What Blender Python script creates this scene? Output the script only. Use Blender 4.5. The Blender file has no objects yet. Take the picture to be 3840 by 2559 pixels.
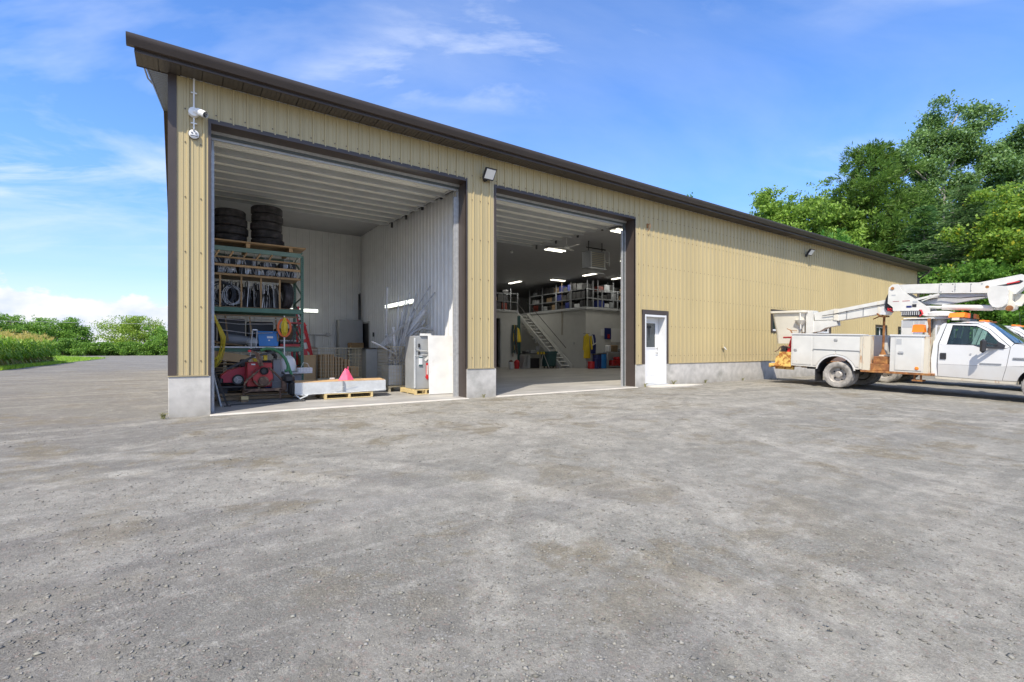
import bpy, math, random, time
import numpy as np
from mathutils import Vector, Matrix
T0=time.time()
random.seed(7); RNG=np.random.default_rng(7)
S=bpy.context.scene; COL=S.collection
R=math.radians; PI=math.pi
# ---------------------------------------------------------------- camera
cd=bpy.data.cameras.new('camera'); cam=bpy.data.objects.new('camera',cd); COL.objects.link(cam); S.camera=cam
cam.location=(0.154,-10.096,1.15); cam.rotation_euler=(R(90),0,-R(34.533))
cd.sensor_width=36; cd.lens=36*1802/3840; cd.shift_y=31.5/3840; cd.clip_start=.05; cd.clip_end=3000
S.render.resolution_x=1024; S.render.resolution_y=682
# ---------------------------------------------------------------- sun, sky, exposure
SUN=Vector((1.2,1.0,-1.95)).normalized()
sl=bpy.data.lights.new('sun','SUN'); sl.energy=4.2; sl.angle=R(.5); sl.color=(1,.925,.80)
so=bpy.data.objects.new('sun',sl); COL.objects.link(so); so.rotation_euler=SUN.to_track_quat('-Z','Y').to_euler(); so.location=(-20,-20,40)
S.view_settings.view_transform='Standard'; S.view_settings.look='None'; S.view_settings.exposure=.48; S.view_settings.gamma=1
W=bpy.data.worlds.new('World'); S.world=W; W.use_nodes=True
nt=W.node_tree; N=nt.nodes; L=nt.links; N.clear()
def nn(t,**k):
    n=N.new(t)
    for a,b in k.items(): setattr(n,a,b)
    return n
def mth(op,a,b=None,c=None):
    n=N.new('ShaderNodeMath'); n.operation=op
    for i,v in enumerate((a,b,c)):
        if v is None: continue
        if isinstance(v,(int,float)): n.inputs[i].default_value=v
        else: L.new(v,n.inputs[i])
    return n.outputs[0]
sky=nn('ShaderNodeTexSky'); sky.sky_type='NISHITA'; sky.sun_disc=False
sky.sun_elevation=math.asin(-SUN.z); sky.sun_rotation=math.atan2(-SUN.x,-SUN.y)
sky.air_density=1.0; sky.dust_density=.6; sky.ozone_density=3.0
tc=nn('ShaderNodeTexCoord'); sp=nn('ShaderNodeSeparateXYZ'); L.new(tc.outputs['Generated'],sp.inputs[0])
X_,Y_,Z_=sp.outputs
zz=mth('MAXIMUM',Z_,.0)
el=mth('ARCSINE',Z_)
den=mth('ADD',zz,.12)
u=mth('DIVIDE',X_,den); v=mth('DIVIDE',Y_,den)
# wispy cirrus, stretched along one wind direction
cx=nn('ShaderNodeCombineXYZ'); L.new(mth('MULTIPLY',mth('SUBTRACT',mth('MULTIPLY',u,.87),mth('MULTIPLY',v,.49)),.55),cx.inputs[0]); L.new(mth('MULTIPLY',mth('ADD',mth('MULTIPLY',v,.87),mth('MULTIPLY',u,.49)),1.15),cx.inputs[1])
n1=nn('ShaderNodeTexNoise'); L.new(cx.outputs[0],n1.inputs['Vector']); n1.inputs['Scale'].default_value=.85; n1.inputs['Detail'].default_value=7; n1.inputs['Roughness'].default_value=.58; n1.inputs['Distortion'].default_value=.6
n2=nn('ShaderNodeTexNoise'); L.new(cx.outputs[0],n2.inputs['Vector']); n2.inputs['Scale'].default_value=.3; n2.inputs['Detail'].default_value=3
cir=mth('MULTIPLY',mth('SUBTRACT',mth('ADD',mth('MULTIPLY',n1.outputs[0],.8),mth('MULTIPLY',n2.outputs[0],.55)),.598),3.2)
# the cirrus thickens towards the west (left of the building)
az=mth('ARCTAN2',X_,Y_)
west=mth('SUBTRACT',1.25,mth('MULTIPLY',az,1.55))
west=mth('MINIMUM',mth('MAXIMUM',west,.3),1.5)
cir=mth('MULTIPLY',cir,west)
n5=nn('ShaderNodeTexNoise'); L.new(cx.outputs[0],n5.inputs['Vector']); n5.inputs['Scale'].default_value=2.6; n5.inputs['Detail'].default_value=8; n5.inputs['Roughness'].default_value=.6; n5.inputs['Distortion'].default_value=.35
n6=nn('ShaderNodeTexNoise'); L.new(cx.outputs[0],n6.inputs['Vector']); n6.inputs['Scale'].default_value=1.1; n6.inputs['Detail'].default_value=2
wisp=mth('MULTIPLY',mth('MAXIMUM',mth('SUBTRACT',n5.outputs[0],.50),0),mth('MAXIMUM',mth('SUBTRACT',n6.outputs[0],.47),0))
cir=mth('ADD',mth('MAXIMUM',cir,0),mth('MULTIPLY',wisp,27.0))
cir=mth('MULTIPLY',cir,mth('MINIMUM',mth('MAXIMUM',mth('MULTIPLY',mth('SUBTRACT',el,.10),6.0),.12),1.0))
cir=mth('MINIMUM',mth('MAXIMUM',cir,0.0),.72)
# cumulus bank low over the horizon
cv=nn('ShaderNodeCombineXYZ'); L.new(mth('MULTIPLY',az,9.0),cv.inputs[0]); L.new(mth('MULTIPLY',el,13.0),cv.inputs[1])
n3=nn('ShaderNodeTexNoise'); L.new(cv.outputs[0],n3.inputs['Vector']); n3.inputs['Scale'].default_value=1.1; n3.inputs['Detail'].default_value=8; n3.inputs['Roughness'].default_value=.55
top=mth('ADD',mth('MULTIPLY',mth('SUBTRACT',n3.outputs[0],.5),.17),.088)
cum=mth('MULTIPLY',mth('SUBTRACT',top,el),110.0)
cum=mth('MINIMUM',mth('MAXIMUM',cum,0),.9)
n4=nn('ShaderNodeTexNoise'); L.new(cv.outputs[0],n4.inputs['Vector']); n4.inputs['Scale'].default_value=2.0; n4.inputs['Detail'].default_value=6
cumc=nn('ShaderNodeMix',data_type='RGBA'); L.new(mth('MINIMUM',mth('MAXIMUM',mth('MULTIPLY',mth('SUBTRACT',mth('ADD',n4.outputs[0],mth('MULTIPLY',el,1.6)),.42),4.0),0),1),cumc.inputs[0]); cumc.inputs[6].default_value=(3.5,3.9,4.9,1); cumc.inputs[7].default_value=(5.1,5.1,5.15,1)
hs=nn('ShaderNodeHueSaturation'); hs.inputs['Saturation'].default_value=1.12; hs.inputs['Value'].default_value=1.0; L.new(sky.outputs[0],hs.inputs['Color'])
tint=nn('ShaderNodeMix',data_type='RGBA',blend_type='MULTIPLY'); tint.inputs[0].default_value=1; L.new(hs.outputs[0],tint.inputs[6]); tint.inputs[7].default_value=(.99,1.14,1.42,1)
low=mth('MINIMUM',mth('MAXIMUM',mth('SUBTRACT',1.0,mth('MULTIPLY',el,3.2)),0),1)
hz=nn('ShaderNodeMix',data_type='RGBA',blend_type='MULTIPLY'); L.new(low,hz.inputs[0]); L.new(tint.outputs[2],hz.inputs[6]); hz.inputs[7].default_value=(.98,.74,.76,1)
m1=nn('ShaderNodeMix',data_type='RGBA'); L.new(cir,m1.inputs[0]); L.new(hz.outputs[2],m1.inputs[6]); m1.inputs[7].default_value=(4.7,5.1,5.9,1)
m2=nn('ShaderNodeMix',data_type='RGBA'); L.new(cum,m2.inputs[0]); L.new(m1.outputs[2],m2.inputs[6]); L.new(cumc.outputs[2],m2.inputs[7])
bg=nn('ShaderNodeBackground'); bg.inputs[1].default_value=.15; L.new(m2.outputs[2],bg.inputs[0])
wo=nn('ShaderNodeOutputWorld'); L.new(bg.outputs[0],wo.inputs[0])
S.cycles.max_bounces=8; S.cycles.diffuse_bounces=5; S.cycles.transparent_max_bounces=8

# ---------------------------------------------------------------- materials
def mat(name,c,rough=.6,metal=0,var=.12,vs=3.0,bump=0,bs=60,spec=.5,c2=None,cs=2.0,ct=.55,cw=.12,coat=0,trans=0,emit=None,es=0,attr=None,transl=0,stretch=None):
    m=bpy.data.materials.new(name); m.use_nodes=True; t=m.node_tree; n=t.nodes; l=t.links
    b=n['Principled BSDF']; b.inputs['Roughness'].default_value=rough; b.inputs['Metallic'].default_value=metal
    b.inputs['Specular IOR Level'].default_value=spec; b.inputs['Coat Weight'].default_value=coat
    b.inputs['Transmission Weight'].default_value=trans
    tx=n.new('ShaderNodeTexCoord'); src=tx.outputs['Object']
    if stretch:
        mp=n.new('ShaderNodeMapping'); mp.inputs['Scale'].default_value=stretch; l.new(src,mp.inputs[0]); src=mp.outputs[0]
    no=n.new('ShaderNodeTexNoise'); no.inputs['Scale'].default_value=vs; no.inputs['Detail'].default_value=6; l.new(src,no.inputs['Vector'])
    mr=n.new('ShaderNodeMapRange'); mr.inputs[1].default_value=.3; mr.inputs[2].default_value=.7; mr.inputs[3].default_value=1-var; mr.inputs[4].default_value=1+var; l.new(no.outputs[0],mr.inputs[0])
    base=n.new('ShaderNodeRGB'); base.outputs[0].default_value=(*c,1); cur=base.outputs[0]
    if attr:
        at=n.new('ShaderNodeAttribute'); at.attribute_name=attr; cur=at.outputs['Color']
    if c2:
        n2=n.new('ShaderNodeTexNoise'); n2.inputs['Scale'].default_value=cs; n2.inputs['Detail'].default_value=9; n2.inputs['Roughness'].default_value=.65; l.new(src,n2.inputs['Vector'])
        r2=n.new('ShaderNodeMapRange'); r2.inputs[1].default_value=ct-cw/2; r2.inputs[2].default_value=ct+cw/2; l.new(n2.outputs[0],r2.inputs[0])
        mx=n.new('ShaderNodeMix'); mx.data_type='RGBA'; l.new(r2.outputs[0],mx.inputs[0]); l.new(cur,mx.inputs[6]); mx.inputs[7].default_value=(*c2,1); cur=mx.outputs[2]
    mm=n.new('ShaderNodeMix'); mm.data_type='RGBA'; mm.blend_type='MULTIPLY'; mm.inputs[0].default_value=1; l.new(cur,mm.inputs[6])
    cb=n.new('ShaderNodeCombineColor'); 
    for i in range(3): l.new(mr.outputs[0],cb.inputs[i])
    l.new(cb.outputs[0],mm.inputs[7]); l.new(mm.outputs[2],b.inputs['Base Color'])
    if bump:
        nb=n.new('ShaderNodeTexNoise'); nb.inputs['Scale'].default_value=bs; nb.inputs['Detail'].default_value=5; l.new(src,nb.inputs['Vector'])
        bp=n.new('ShaderNodeBump'); bp.inputs['Strength'].default_value=bump; bp.inputs['Distance'].default_value=.01; l.new(nb.outputs[0],bp.inputs['Height']); l.new(bp.outputs[0],b.inputs['Normal'])
    if emit: b.inputs['Emission Color'].default_value=(*emit,1); b.inputs['Emission Strength'].default_value=es
    if transl:
        tr=n.new('ShaderNodeBsdfTranslucent'); l.new(mm.outputs[2],tr.inputs[0]); ms=n.new('ShaderNodeMixShader'); ms.inputs[0].default_value=transl
        l.new(b.outputs[0],ms.inputs[1]); l.new(tr.outputs[0],ms.inputs[2]); l.new(ms.outputs[0],n['Material Output'].inputs[0])
    return m
M={}
M['siding']=mat('siding',(.455,.368,.190),.42,var=.05,vs=1.2,c2=(.43,.345,.175),cs=.7,ct=.62,cw=.3,stretch=(1,1,.25))
M['brown']=mat('brown_trim',(.062,.047,.039),.4,var=.10)
M['soffit']=mat('soffit_brown',(.078,.066,.056),.5,var=.08,vs=8)
M['concrete']=mat('foundation_concrete',(.50,.475,.43),.85,var=.14,vs=5,bump=.25,bs=90,c2=(.34,.33,.29),cs=1.4,ct=.60,cw=.16)
M['slab']=mat('slab_concrete',(.40,.38,.345),.45,var=.16,vs=2.2,bump=.1,bs=60,c2=(.27,.255,.235),cs=.6,ct=.56,cw=.25,stretch=(.6,1.6,1))
M['lip']=mat('lip_concrete',(.56,.52,.45),.8,var=.12,vs=6,bump=.2)
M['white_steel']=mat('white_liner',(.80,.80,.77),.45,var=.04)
M['doorpanel']=mat('door_panel',(.80,.79,.72),.5,var=.05)
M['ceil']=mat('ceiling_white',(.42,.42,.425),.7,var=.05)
M['galv']=mat('galvanised',(.50,.50,.49),.5,.45,var=.12,vs=14)
M['darksteel']=mat('dark_steel',(.06,.06,.06),.5,.5)
M['greengrey']=mat('grey_green_steel',(.10,.115,.11),.5,.2)
M['roof']=mat('roof_steel',(.08,.062,.055),.45,.3)
M['drywall']=mat('white_drywall',(.56,.56,.53),.8,var=.04)
M['white']=mat('white_plastic',(.78,.77,.73),.4,var=.05)
M['doorwhite']=mat('white_door',(.70,.70,.69),.35,var=.03)
M['black']=mat('black_plastic',(.025,.025,.027),.45,var=.2)
M['rubber']=mat('rubber',(.035,.033,.034),.75,var=.3,vs=8,c2=(.075,.068,.07),cs=5,ct=.55,cw=.2,bump=.3,bs=70)
M['glass']=mat('window_glass',(.03,.04,.045),.04,var=.1,spec=.9)
M['wood']=mat('lumber',(.42,.27,.13),.75,var=.22,vs=9,bump=.15,stretch=(1,6,6))
M['oldwood']=mat('old_wood',(.26,.18,.10),.8,var=.25,vs=9,stretch=(1,6,6))
M['palletwood']=mat('pallet_wood',(.60,.46,.22),.75,var=.2,vs=8,stretch=(1,5,5))
M['card']=mat('cardboard',(.52,.34,.17),.8,var=.1,vs=3)
M['rackgreen']=mat('rack_green',(.085,.19,.13),.5,var=.15,vs=6,c2=(.16,.10,.05),cs=9,ct=.72,cw=.06)
M['racklight']=mat('rack_light_green',(.17,.26,.20),.5,var=.12)
M['red']=mat('red_paint',(.42,.022,.025),.4,var=.2,vs=6,c2=(.10,.05,.04),cs=7,ct=.60,cw=.14)
M['mower']=mat('crimson_plastic',(.50,.012,.05),.35,var=.1)
M['ladderred']=mat('red_fibreglass',(.62,.03,.035),.4,var=.08)
M['pinkflag']=mat('pink_film',(.85,.10,.20),.4,var=.15,vs=9)
M['greenhose']=mat('green_hose',(.035,.16,.06),.45,var=.1)
M['yellow']=mat('yellow_rubber',(.70,.52,.03),.5,var=.12)
M['orange']=mat('orange_rubber',(.75,.14,.03),.5)
M['blue']=mat('blue_tote',(.02,.20,.55),.35,var=.06)
M['navy']=mat('navy_plastic',(.02,.03,.14),.4)
M['grey']=mat('grey_plastic',(.22,.23,.24),.55,var=.1)
M['ltgrey']=mat('light_grey',(.42,.43,.43),.55,var=.08)
M['conduit']=mat('grey_conduit',(.46,.47,.48),.45,var=.15,vs=2)
M['wire']=mat('bright_wire',(.55,.56,.57),.3,.7)
M['brownrust']=mat('rusty_iron',(.13,.075,.05),.8,var=.35,vs=10,bump=.4,bs=40,c2=(.30,.20,.12),cs=6,ct=.56,cw=.12)
M['cage']=mat('cage_wire',(.48,.42,.29),.5,.3,var=.1)
M['film']=mat('shrink_film',(.52,.53,.52),.25,var=.12,vs=7,bump=.5,bs=14,spec=.7)
M['greenbin']=mat('teal_bin',(.03,.085,.085),.45,var=.1)
M['tube']=mat('lit_tube',(1,1,1),.5,emit=(1,.97,.82),es=2)
M['tubedim']=mat('wall_tube',(1,1,1),.5,emit=(.93,1,.9),es=1.4)
M['paint']=mat('truck_paint',(.65,.65,.64),.28,var=.03,coat=.4)
M['bodypaint']=mat('utility_body_paint',(.63,.625,.59),.38,var=.06,c2=(.36,.17,.06),cs=3.0,ct=.71,cw=.06)
M['edgepaint']=mat('rust_streaked_paint',(.62,.56,.44),.45,var=.08,c2=(.42,.19,.06),cs=4.5,ct=.60,cw=.12,stretch=(1,1,.35))
M['boomwhite']=mat('boom_white',(.64,.63,.58),.4,var=.08,vs=4,c2=(.55,.47,.36),cs=2.2,ct=.70,cw=.12)
M['cream']=mat('cream_fibreglass',(.66,.62,.52),.45,var=.06)
M['rust']=mat('rusted_plate',(.22,.085,.03),.85,var=.35,vs=7,bump=.5,bs=45,c2=(.42,.20,.06),cs=5,ct=.53,cw=.2)
M['rustyellow']=mat('rusty_yellow_plate',(.72,.48,.13),.7,var=.15,c2=(.38,.14,.03),cs=8,ct=.51,cw=.07,bump=.3,bs=60)
M['amber']=mat('amber_lens',(.85,.22,.015),.2,var=.06,spec=.7)
M['chrome']=mat('chrome',(.7,.7,.7),.15,1,var=.05)
M['rim']=mat('dusty_rim',(.44,.41,.37),.5,.35,var=.2,vs=12)
M['dusty']=mat('dusty_sidewall',(.36,.335,.30),.85,var=.22,vs=9,c2=(.20,.19,.17),cs=7,ct=.55,cw=.2)
M['cabdark']=mat('cab_interior',(.09,.10,.10),.8)
M['leaf']=mat('leaves',(.1,.2,.05),.5,attr='tint',var=.0,transl=.42,spec=.35)
M['bark']=mat('bark',(.16,.12,.09),.9,var=.3,vs=6,bump=.6,bs=20)
M['greybark']=mat('grey_bark',(.30,.28,.25),.9,var=.3,vs=6)

# ---------------------------------------------------------------- helpers
ORG={}
def meta(o,label=None,cat=None,group=None,kind=None):
    if label: o['label']=label
    if cat: o['category']=cat
    if group: o['group']=group
    if kind: o['kind']=kind
    return o
def thing(name,label,cat,loc=(0,0,0),rz=0,group=None):
    o=bpy.data.objects.new(name,None); COL.objects.link(o); o.location=loc; o.rotation_euler=(0,0,rz); o.empty_display_size=.2
    ORG[o.name]=Vector(loc); return meta(o,label,cat,group)
class MB:
    def __init__(s): s.v=[]; s.f=[]
    def add(s,vs,fs):
        n=len(s.v); s.v+=[tuple(p) for p in vs]; s.f+=[tuple(i+n for i in f) for f in fs]; return s
    def box(s,x0,x1,y0,y1,z0,z1,bev=0):
        if x0>x1:x0,x1=x1,x0
        if y0>y1:y0,y1=y1,y0
        if z0>z1:z0,z1=z1,z0
        if not bev:
            return s.add([(x0,y0,z0),(x1,y0,z0),(x1,y1,z0),(x0,y1,z0),(x0,y0,z1),(x1,y0,z1),(x1,y1,z1),(x0,y1,z1)],
                [(0,3,2,1),(4,5,6,7),(0,1,5,4),(1,2,6,5),(2,3,7,6),(3,0,4,7)])
        b=min(bev,(x1-x0)*.45,(y1-y0)*.45,(z1-z0)*.45)
        vs=[];idx={}
        X=(x0,x1);Y=(y0,y1);Z=(z0,z1)
        for i in(0,1):
            for j in(0,1):
                for k in(0,1):
                    sx,sy,sz=(1,-1)[i],(1,-1)[j],(1,-1)[k]
                    p=(X[i],Y[j],Z[k])
                    idx[i,j,k]=len(vs)
                    vs+=[(p[0],p[1]+sy*b,p[2]+sz*b),(p[0]+sx*b,p[1],p[2]+sz*b),(p[0]+sx*b,p[1]+sy*b,p[2])]
        g=lambda i,j,k,a: idx[i,j,k]+a
        fs=[]
        for i in(0,1): q=[g(i,0,0,0),g(i,1,0,0),g(i,1,1,0),g(i,0,1,0)]; fs.append(q if i else q[::-1])
        for j in(0,1): q=[g(0,j,0,1),g(0,j,1,1),g(1,j,1,1),g(1,j,0,1)]; fs.append(q if j else q[::-1])
        for k in(0,1): q=[g(0,0,k,2),g(1,0,k,2),g(1,1,k,2),g(0,1,k,2)]; fs.append(q if k else q[::-1])
        for j in(0,1):
            for k in(0,1):
                q=[g(0,j,k,1),g(1,j,k,1),g(1,j,k,2),g(0,j,k,2)]; fs.append(q if (j^k)==0 else q[::-1])
        for i in(0,1):
            for k in(0,1):
                q=[g(i,0,k,0),g(i,0,k,2),g(i,1,k,2),g(i,1,k,0)]; fs.append(q if (i^k) else q[::-1])
            for j in(0,1):
                q=[g(i,j,0,0),g(i,j,1,0),g(i,j,1,1),g(i,j,0,1)]; fs.append(q if (i^j) else q[::-1])
        for i in(0,1):
            for j in(0,1):
                for k in(0,1): fs.append((g(i,j,k,0),g(i,j,k,1),g(i,j,k,2)))
        s.add(vs,fs); return s
    def tube(s,p0,p1,r,n=8,r2=None,cap=True):
        return s.path([p0,p1],r,n,cap,[r,r if r2 is None else r2])
    def path(s,pts,r,n=6,cap=True,rad=None,closed=False):
        P=[Vector(p) for p in pts]; m=len(P); base=len(s.v); up=None
        for i,p in enumerate(P):
            if closed: d=(P[(i+1)%m]-P[i-1])
            else: d=(P[min(i+1,m-1)]-P[max(i-1,0)])
            d=d.normalized() if d.length>1e-9 else Vector((0,0,1))
            if up is None:
                up=Vector((0,0,1)) if abs(d.z)<.9 else Vector((1,0,0))
            a=d.cross(up); 
            if a.length<1e-6: up=Vector((1,0,0)); a=d.cross(up)
            a.normalize(); b=a.cross(d); up=b
            rr=rad[i] if rad else r
            for k in range(n):
                t=2*PI*k/n; s.v.append(tuple(p+a*(math.cos(t)*rr)+b*(math.sin(t)*rr)))
        for i in range(m if closed else m-1):
            j=(i+1)%m
            for k in range(n):
                s.f.append((base+i*n+k,base+i*n+(k+1)%n,base+j*n+(k+1)%n,base+j*n+k))
        if cap and not closed:
            s.f.append(tuple(base+k for k in range(n))[::-1]); s.f.append(tuple(base+(m-1)*n+k for k in range(n)))
        return s
    def lathe(s,prof,n=24,o=(0,0,0),axis='z',cap=False):
        base=len(s.v)
        for r,h in prof:
            for k in range(n):
                t=2*PI*k/n; a,b=r*math.cos(t),r*math.sin(t)
                p={'z':(a,b,h),'x':(h,a,b),'y':(b,h,a)}[axis]
                s.v.append((p[0]+o[0],p[1]+o[1],p[2]+o[2]))
        for i in range(len(prof)-1):
            for k in range(n): s.f.append((base+i*n+k,base+i*n+(k+1)%n,base+(i+1)*n+(k+1)%n,base+(i+1)*n+k))
        if cap:
            s.f.append(tuple(base+k for k in range(n))[::-1]); s.f.append(tuple(base+(len(prof)-1)*n+k for k in range(n)))
        return s
    def prism(s,poly,axis,a0,a1):   # polygon in the two other axes
        base=len(s.v); n=len(poly)
        for a in (a0,a1):
            for p,q in poly:
                s.v.append({'x':(a,p,q),'y':(p,a,q),'z':(p,q,a)}[axis])
        s.f.append(tuple(base+k for k in range(n))[::-1]); s.f.append(tuple(base+n+k for k in range(n)))
        for k in range(n): s.f.append((base+k,base+(k+1)%n,base+n+(k+1)%n,base+n+k))
        return s
    def beam(s,p0,p1,w,h,up=(0,0,1)):   # rectangular bar between two points
        p0,p1=Vector(p0),Vector(p1); d=(p1-p0).normalized(); u=Vector(up)
        if abs(d.dot(u))>.98: u=Vector((1,0,0))
        a=d.cross(u).normalized()*w/2; b=a.cross(d).normalized()*h/2
        s.add([p0-a-b,p0+a-b,p0+a+b,p0-a+b,p1-a-b,p1+a-b,p1+a+b,p1-a+b],[(3,2,1,0),(4,5,6,7),(0,1,5,4),(1,2,6,5),(2,3,7,6),(3,0,4,7)]); return s
    def xf(s,mtx,a=0):
        s.v[a:]=[tuple(mtx@Vector(p)) for p in s.v[a:]]; return s
    def build(s,name,m,parent=None,sm=30,label=None,cat=None,group=None,kind=None,fixn=True,local=False):
        me=bpy.data.meshes.new(name)
        o0=ORG.get(parent.name,Vector()) if parent is not None and not local else Vector()
        vs=s.v if o0.length==0 else [(p[0]-o0.x,p[1]-o0.y,p[2]-o0.z) for p in s.v]
        me.from_pydata(vs,[],s.f); me.materials.append(M[m] if isinstance(m,str) else m)
        if fixn:
            import bmesh
            bm=bmesh.new(); bm.from_mesh(me); bmesh.ops.recalc_face_normals(bm,faces=bm.faces); bm.to_mesh(me); bm.free()
        if sm: me.shade_smooth(); me.set_sharp_from_angle(angle=R(sm))
        o=bpy.data.objects.new(name,me); COL.objects.link(o)
        if parent is not None: o.parent=parent; ORG[o.name]=ORG.get(parent.name,Vector())
        return meta(o,label,cat,group,kind)
def one(name,mb,m,label,cat,group=None,**k): return mb.build(name,m,None,label=label,cat=cat,group=group,**k)
def copy_tree(o,parent=None):
    c=o.copy(); COL.objects.link(c)
    if parent is not None: c.parent=parent
    for ch in list(o.children): copy_tree(ch,c)
    return c
def dup(o,loc,rz=None,label=None,group=None,rot=None,scale=None):
    c=copy_tree(o); c.location=loc
    if rz is not None: c.rotation_euler=(0,0,rz)
    if rot: c.rotation_euler=rot
    if scale: c.scale=scale
    if label: c['label']=label
    if group: c['group']=group
    return c
def npmesh(name,V,F,m,parent=None,tint=None,**k):
    V=np.asarray(V,dtype=np.float32); F=np.asarray(F,dtype=np.int32); me=bpy.data.meshes.new(name)
    if parent is not None and parent.name in ORG: V=V-np.array(ORG[parent.name],dtype=np.float32)
    me.vertices.add(len(V)); me.vertices.foreach_set('co',V.ravel()); c=F.shape[1]
    me.loops.add(F.size); me.loops.foreach_set('vertex_index',F.ravel()); me.polygons.add(len(F))
    me.polygons.foreach_set('loop_start',np.arange(0,F.size,c,dtype=np.int32)); me.polygons.foreach_set('loop_total',np.full(len(F),c,dtype=np.int32))
    me.update(calc_edges=True)
    if tint is not None:
        a=me.color_attributes.new('tint','FLOAT_COLOR','POINT'); a.data.foreach_set('color',np.asarray(tint,dtype=np.float32).ravel())
    me.materials.append(M[m]); o=bpy.data.objects.new(name,me); COL.objects.link(o)
    if parent is not None: o.parent=parent
    return meta(o,**k)

def perobj(name,amt):
    t=M[name].node_tree; b=t.nodes['Principled BSDF']; src=b.inputs['Base Color'].links[0].from_socket
    oi=t.nodes.new('ShaderNodeObjectInfo'); mr=t.nodes.new('ShaderNodeMapRange'); mr.inputs[3].default_value=1-amt; mr.inputs[4].default_value=1+amt; t.links.new(oi.outputs['Random'],mr.inputs[0])
    cc=t.nodes.new('ShaderNodeCombineColor'); [t.links.new(mr.outputs[0],cc.inputs[i]) for i in range(3)]
    mx=t.nodes.new('ShaderNodeMix'); mx.data_type='RGBA'; mx.blend_type='MULTIPLY'; mx.inputs[0].default_value=1; t.links.new(src,mx.inputs[6]); t.links.new(cc.outputs[0],mx.inputs[7]); t.links.new(mx.outputs[2],b.inputs['Base Color'])
perobj('siding',.02); perobj('soffit',.08); perobj('wood',.25); perobj('card',.15); perobj('conduit',.25); perobj('oldwood',.25)
# road dust splashed on the lowest part of the siding and the foundation
def splash(name,z0,z1,c,amt):
    t=M[name].node_tree; n=t.nodes; l=t.links; b=n['Principled BSDF']; src=b.inputs['Base Color'].links[0].from_socket
    g=n.new('ShaderNodeNewGeometry'); s=n.new('ShaderNodeSeparateXYZ'); l.new(g.outputs['Position'],s.inputs[0])
    no=n.new('ShaderNodeTexNoise'); no.inputs['Scale'].default_value=3.5; no.inputs['Detail'].default_value=7; l.new(g.outputs['Position'],no.inputs['Vector'])
    mr=n.new('ShaderNodeMapRange'); mr.inputs[1].default_value=z0; mr.inputs[2].default_value=z1; mr.inputs[3].default_value=1; mr.inputs[4].default_value=0; l.new(s.outputs[2],mr.inputs[0])
    m=n.new('ShaderNodeMath'); m.operation='MULTIPLY'; l.new(mr.outputs[0],m.inputs[0]); l.new(no.outputs[0],m.inputs[1]); m2=n.new('ShaderNodeMath'); m2.operation='MULTIPLY'; l.new(m.outputs[0],m2.inputs[0]); m2.inputs[1].default_value=amt*2; m2.use_clamp=True
    mx=n.new('ShaderNodeMix'); mx.data_type='RGBA'; l.new(m2.outputs[0],mx.inputs[0]); l.new(src,mx.inputs[6]); mx.inputs[7].default_value=(*c,1); l.new(mx.outputs[2],b.inputs['Base Color'])
splash('siding',.68,1.6,(.36,.30,.20),.28); splash('concrete',-.05,.35,(.24,.22,.18),.55); splash('doorwhite',.0,.5,(.5,.47,.42),.2); splash('bodypaint',.5,1.15,(.50,.43,.33),.45); splash('paint',.4,.95,(.55,.49,.40),.4)
# ================================================================ ground
def vnoise(x,y,s,seed=0):
    x=np.asarray(x)*s+seed*17.3; y=np.asarray(y)*s+seed*9.1
    xi=np.floor(x).astype(int); yi=np.floor(y).astype(int); fx=x-xi; fy=y-yi; fx=fx*fx*(3-2*fx); fy=fy*fy*(3-2*fy)
    def h(a,b):
        n=(a*374761393+b*668265263+seed*1274126177)&0x7fffffff; n=((n^(n>>13))*1274126177)&0x7fffffff; return ((n^(n>>16))&0xffff)/65535.
    return (h(xi,yi)*(1-fx)+h(xi+1,yi)*fx)*(1-fy)+(h(xi,yi+1)*(1-fx)+h(xi+1,yi+1)*fx)*fy
def gh(x,y):
    y=np.asarray(y,dtype=float); x=np.asarray(x,dtype=float)
    z=-.03*np.clip(-2.2-y,0,14)-.02
    f=np.clip((-.35-y)/1.5,0,1)
    n=(vnoise(x,y,.45,1)-.5)*.05+(vnoise(x,y,1.6,2)-.5)*.022+(vnoise(x,y,5,3)-.5)*.010
    for cx,cy,r0,w,d in ((4.5,-8.5,7.6,.12,.014),(14.5,-9.8,7.9,.1,.012),(14.5,-9.8,8.25,.1,.012),(-3,-9,5.6,.10,.02),(-3.5,-9.4,6.9,.09,.014),(11,-13.5,9.2,.12,.014),(3,-16,12.4,.12,.012)):
        q=np.hypot(x-cx,y-cy)-r0; n=n+f*d*(1.1*np.exp(-((q-w*1.5)/(w*.7))**2)-np.exp(-(q/w)**2))*np.clip(vnoise(x,y,.7,7)*2.2-.7,0,1)
    return z+n*np.where(x<-.4,1,f)*np.clip((46-np.abs(x))/10,0,1)
def grid(xs,ys):
    X,Y=np.meshgrid(xs,ys); V=np.stack([X.ravel(),Y.ravel(),gh(X,Y).ravel()],1); nx,ny=len(xs),len(ys)
    i=np.arange(nx-1)[None,:]+nx*np.arange(ny-1)[:,None]; i=i.ravel()
    return V,np.stack([i,i+1,i+1+nx,i+nx],1)
xs=np.concatenate([[-900,-400,-200,-120,-80],np.arange(-60,-9,1.5),np.arange(-9,12,.10),np.arange(12,30,.25),np.arange(30,60,1.5),[80,120,200,400,900]])
ys=np.concatenate([[-600,-200,-80,-40],np.arange(-24,-11.5,1.),np.arange(-11.5,0,.10),np.arange(0,12,.5),np.arange(12,60,2),[70,90,130,200,400,900]])
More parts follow.
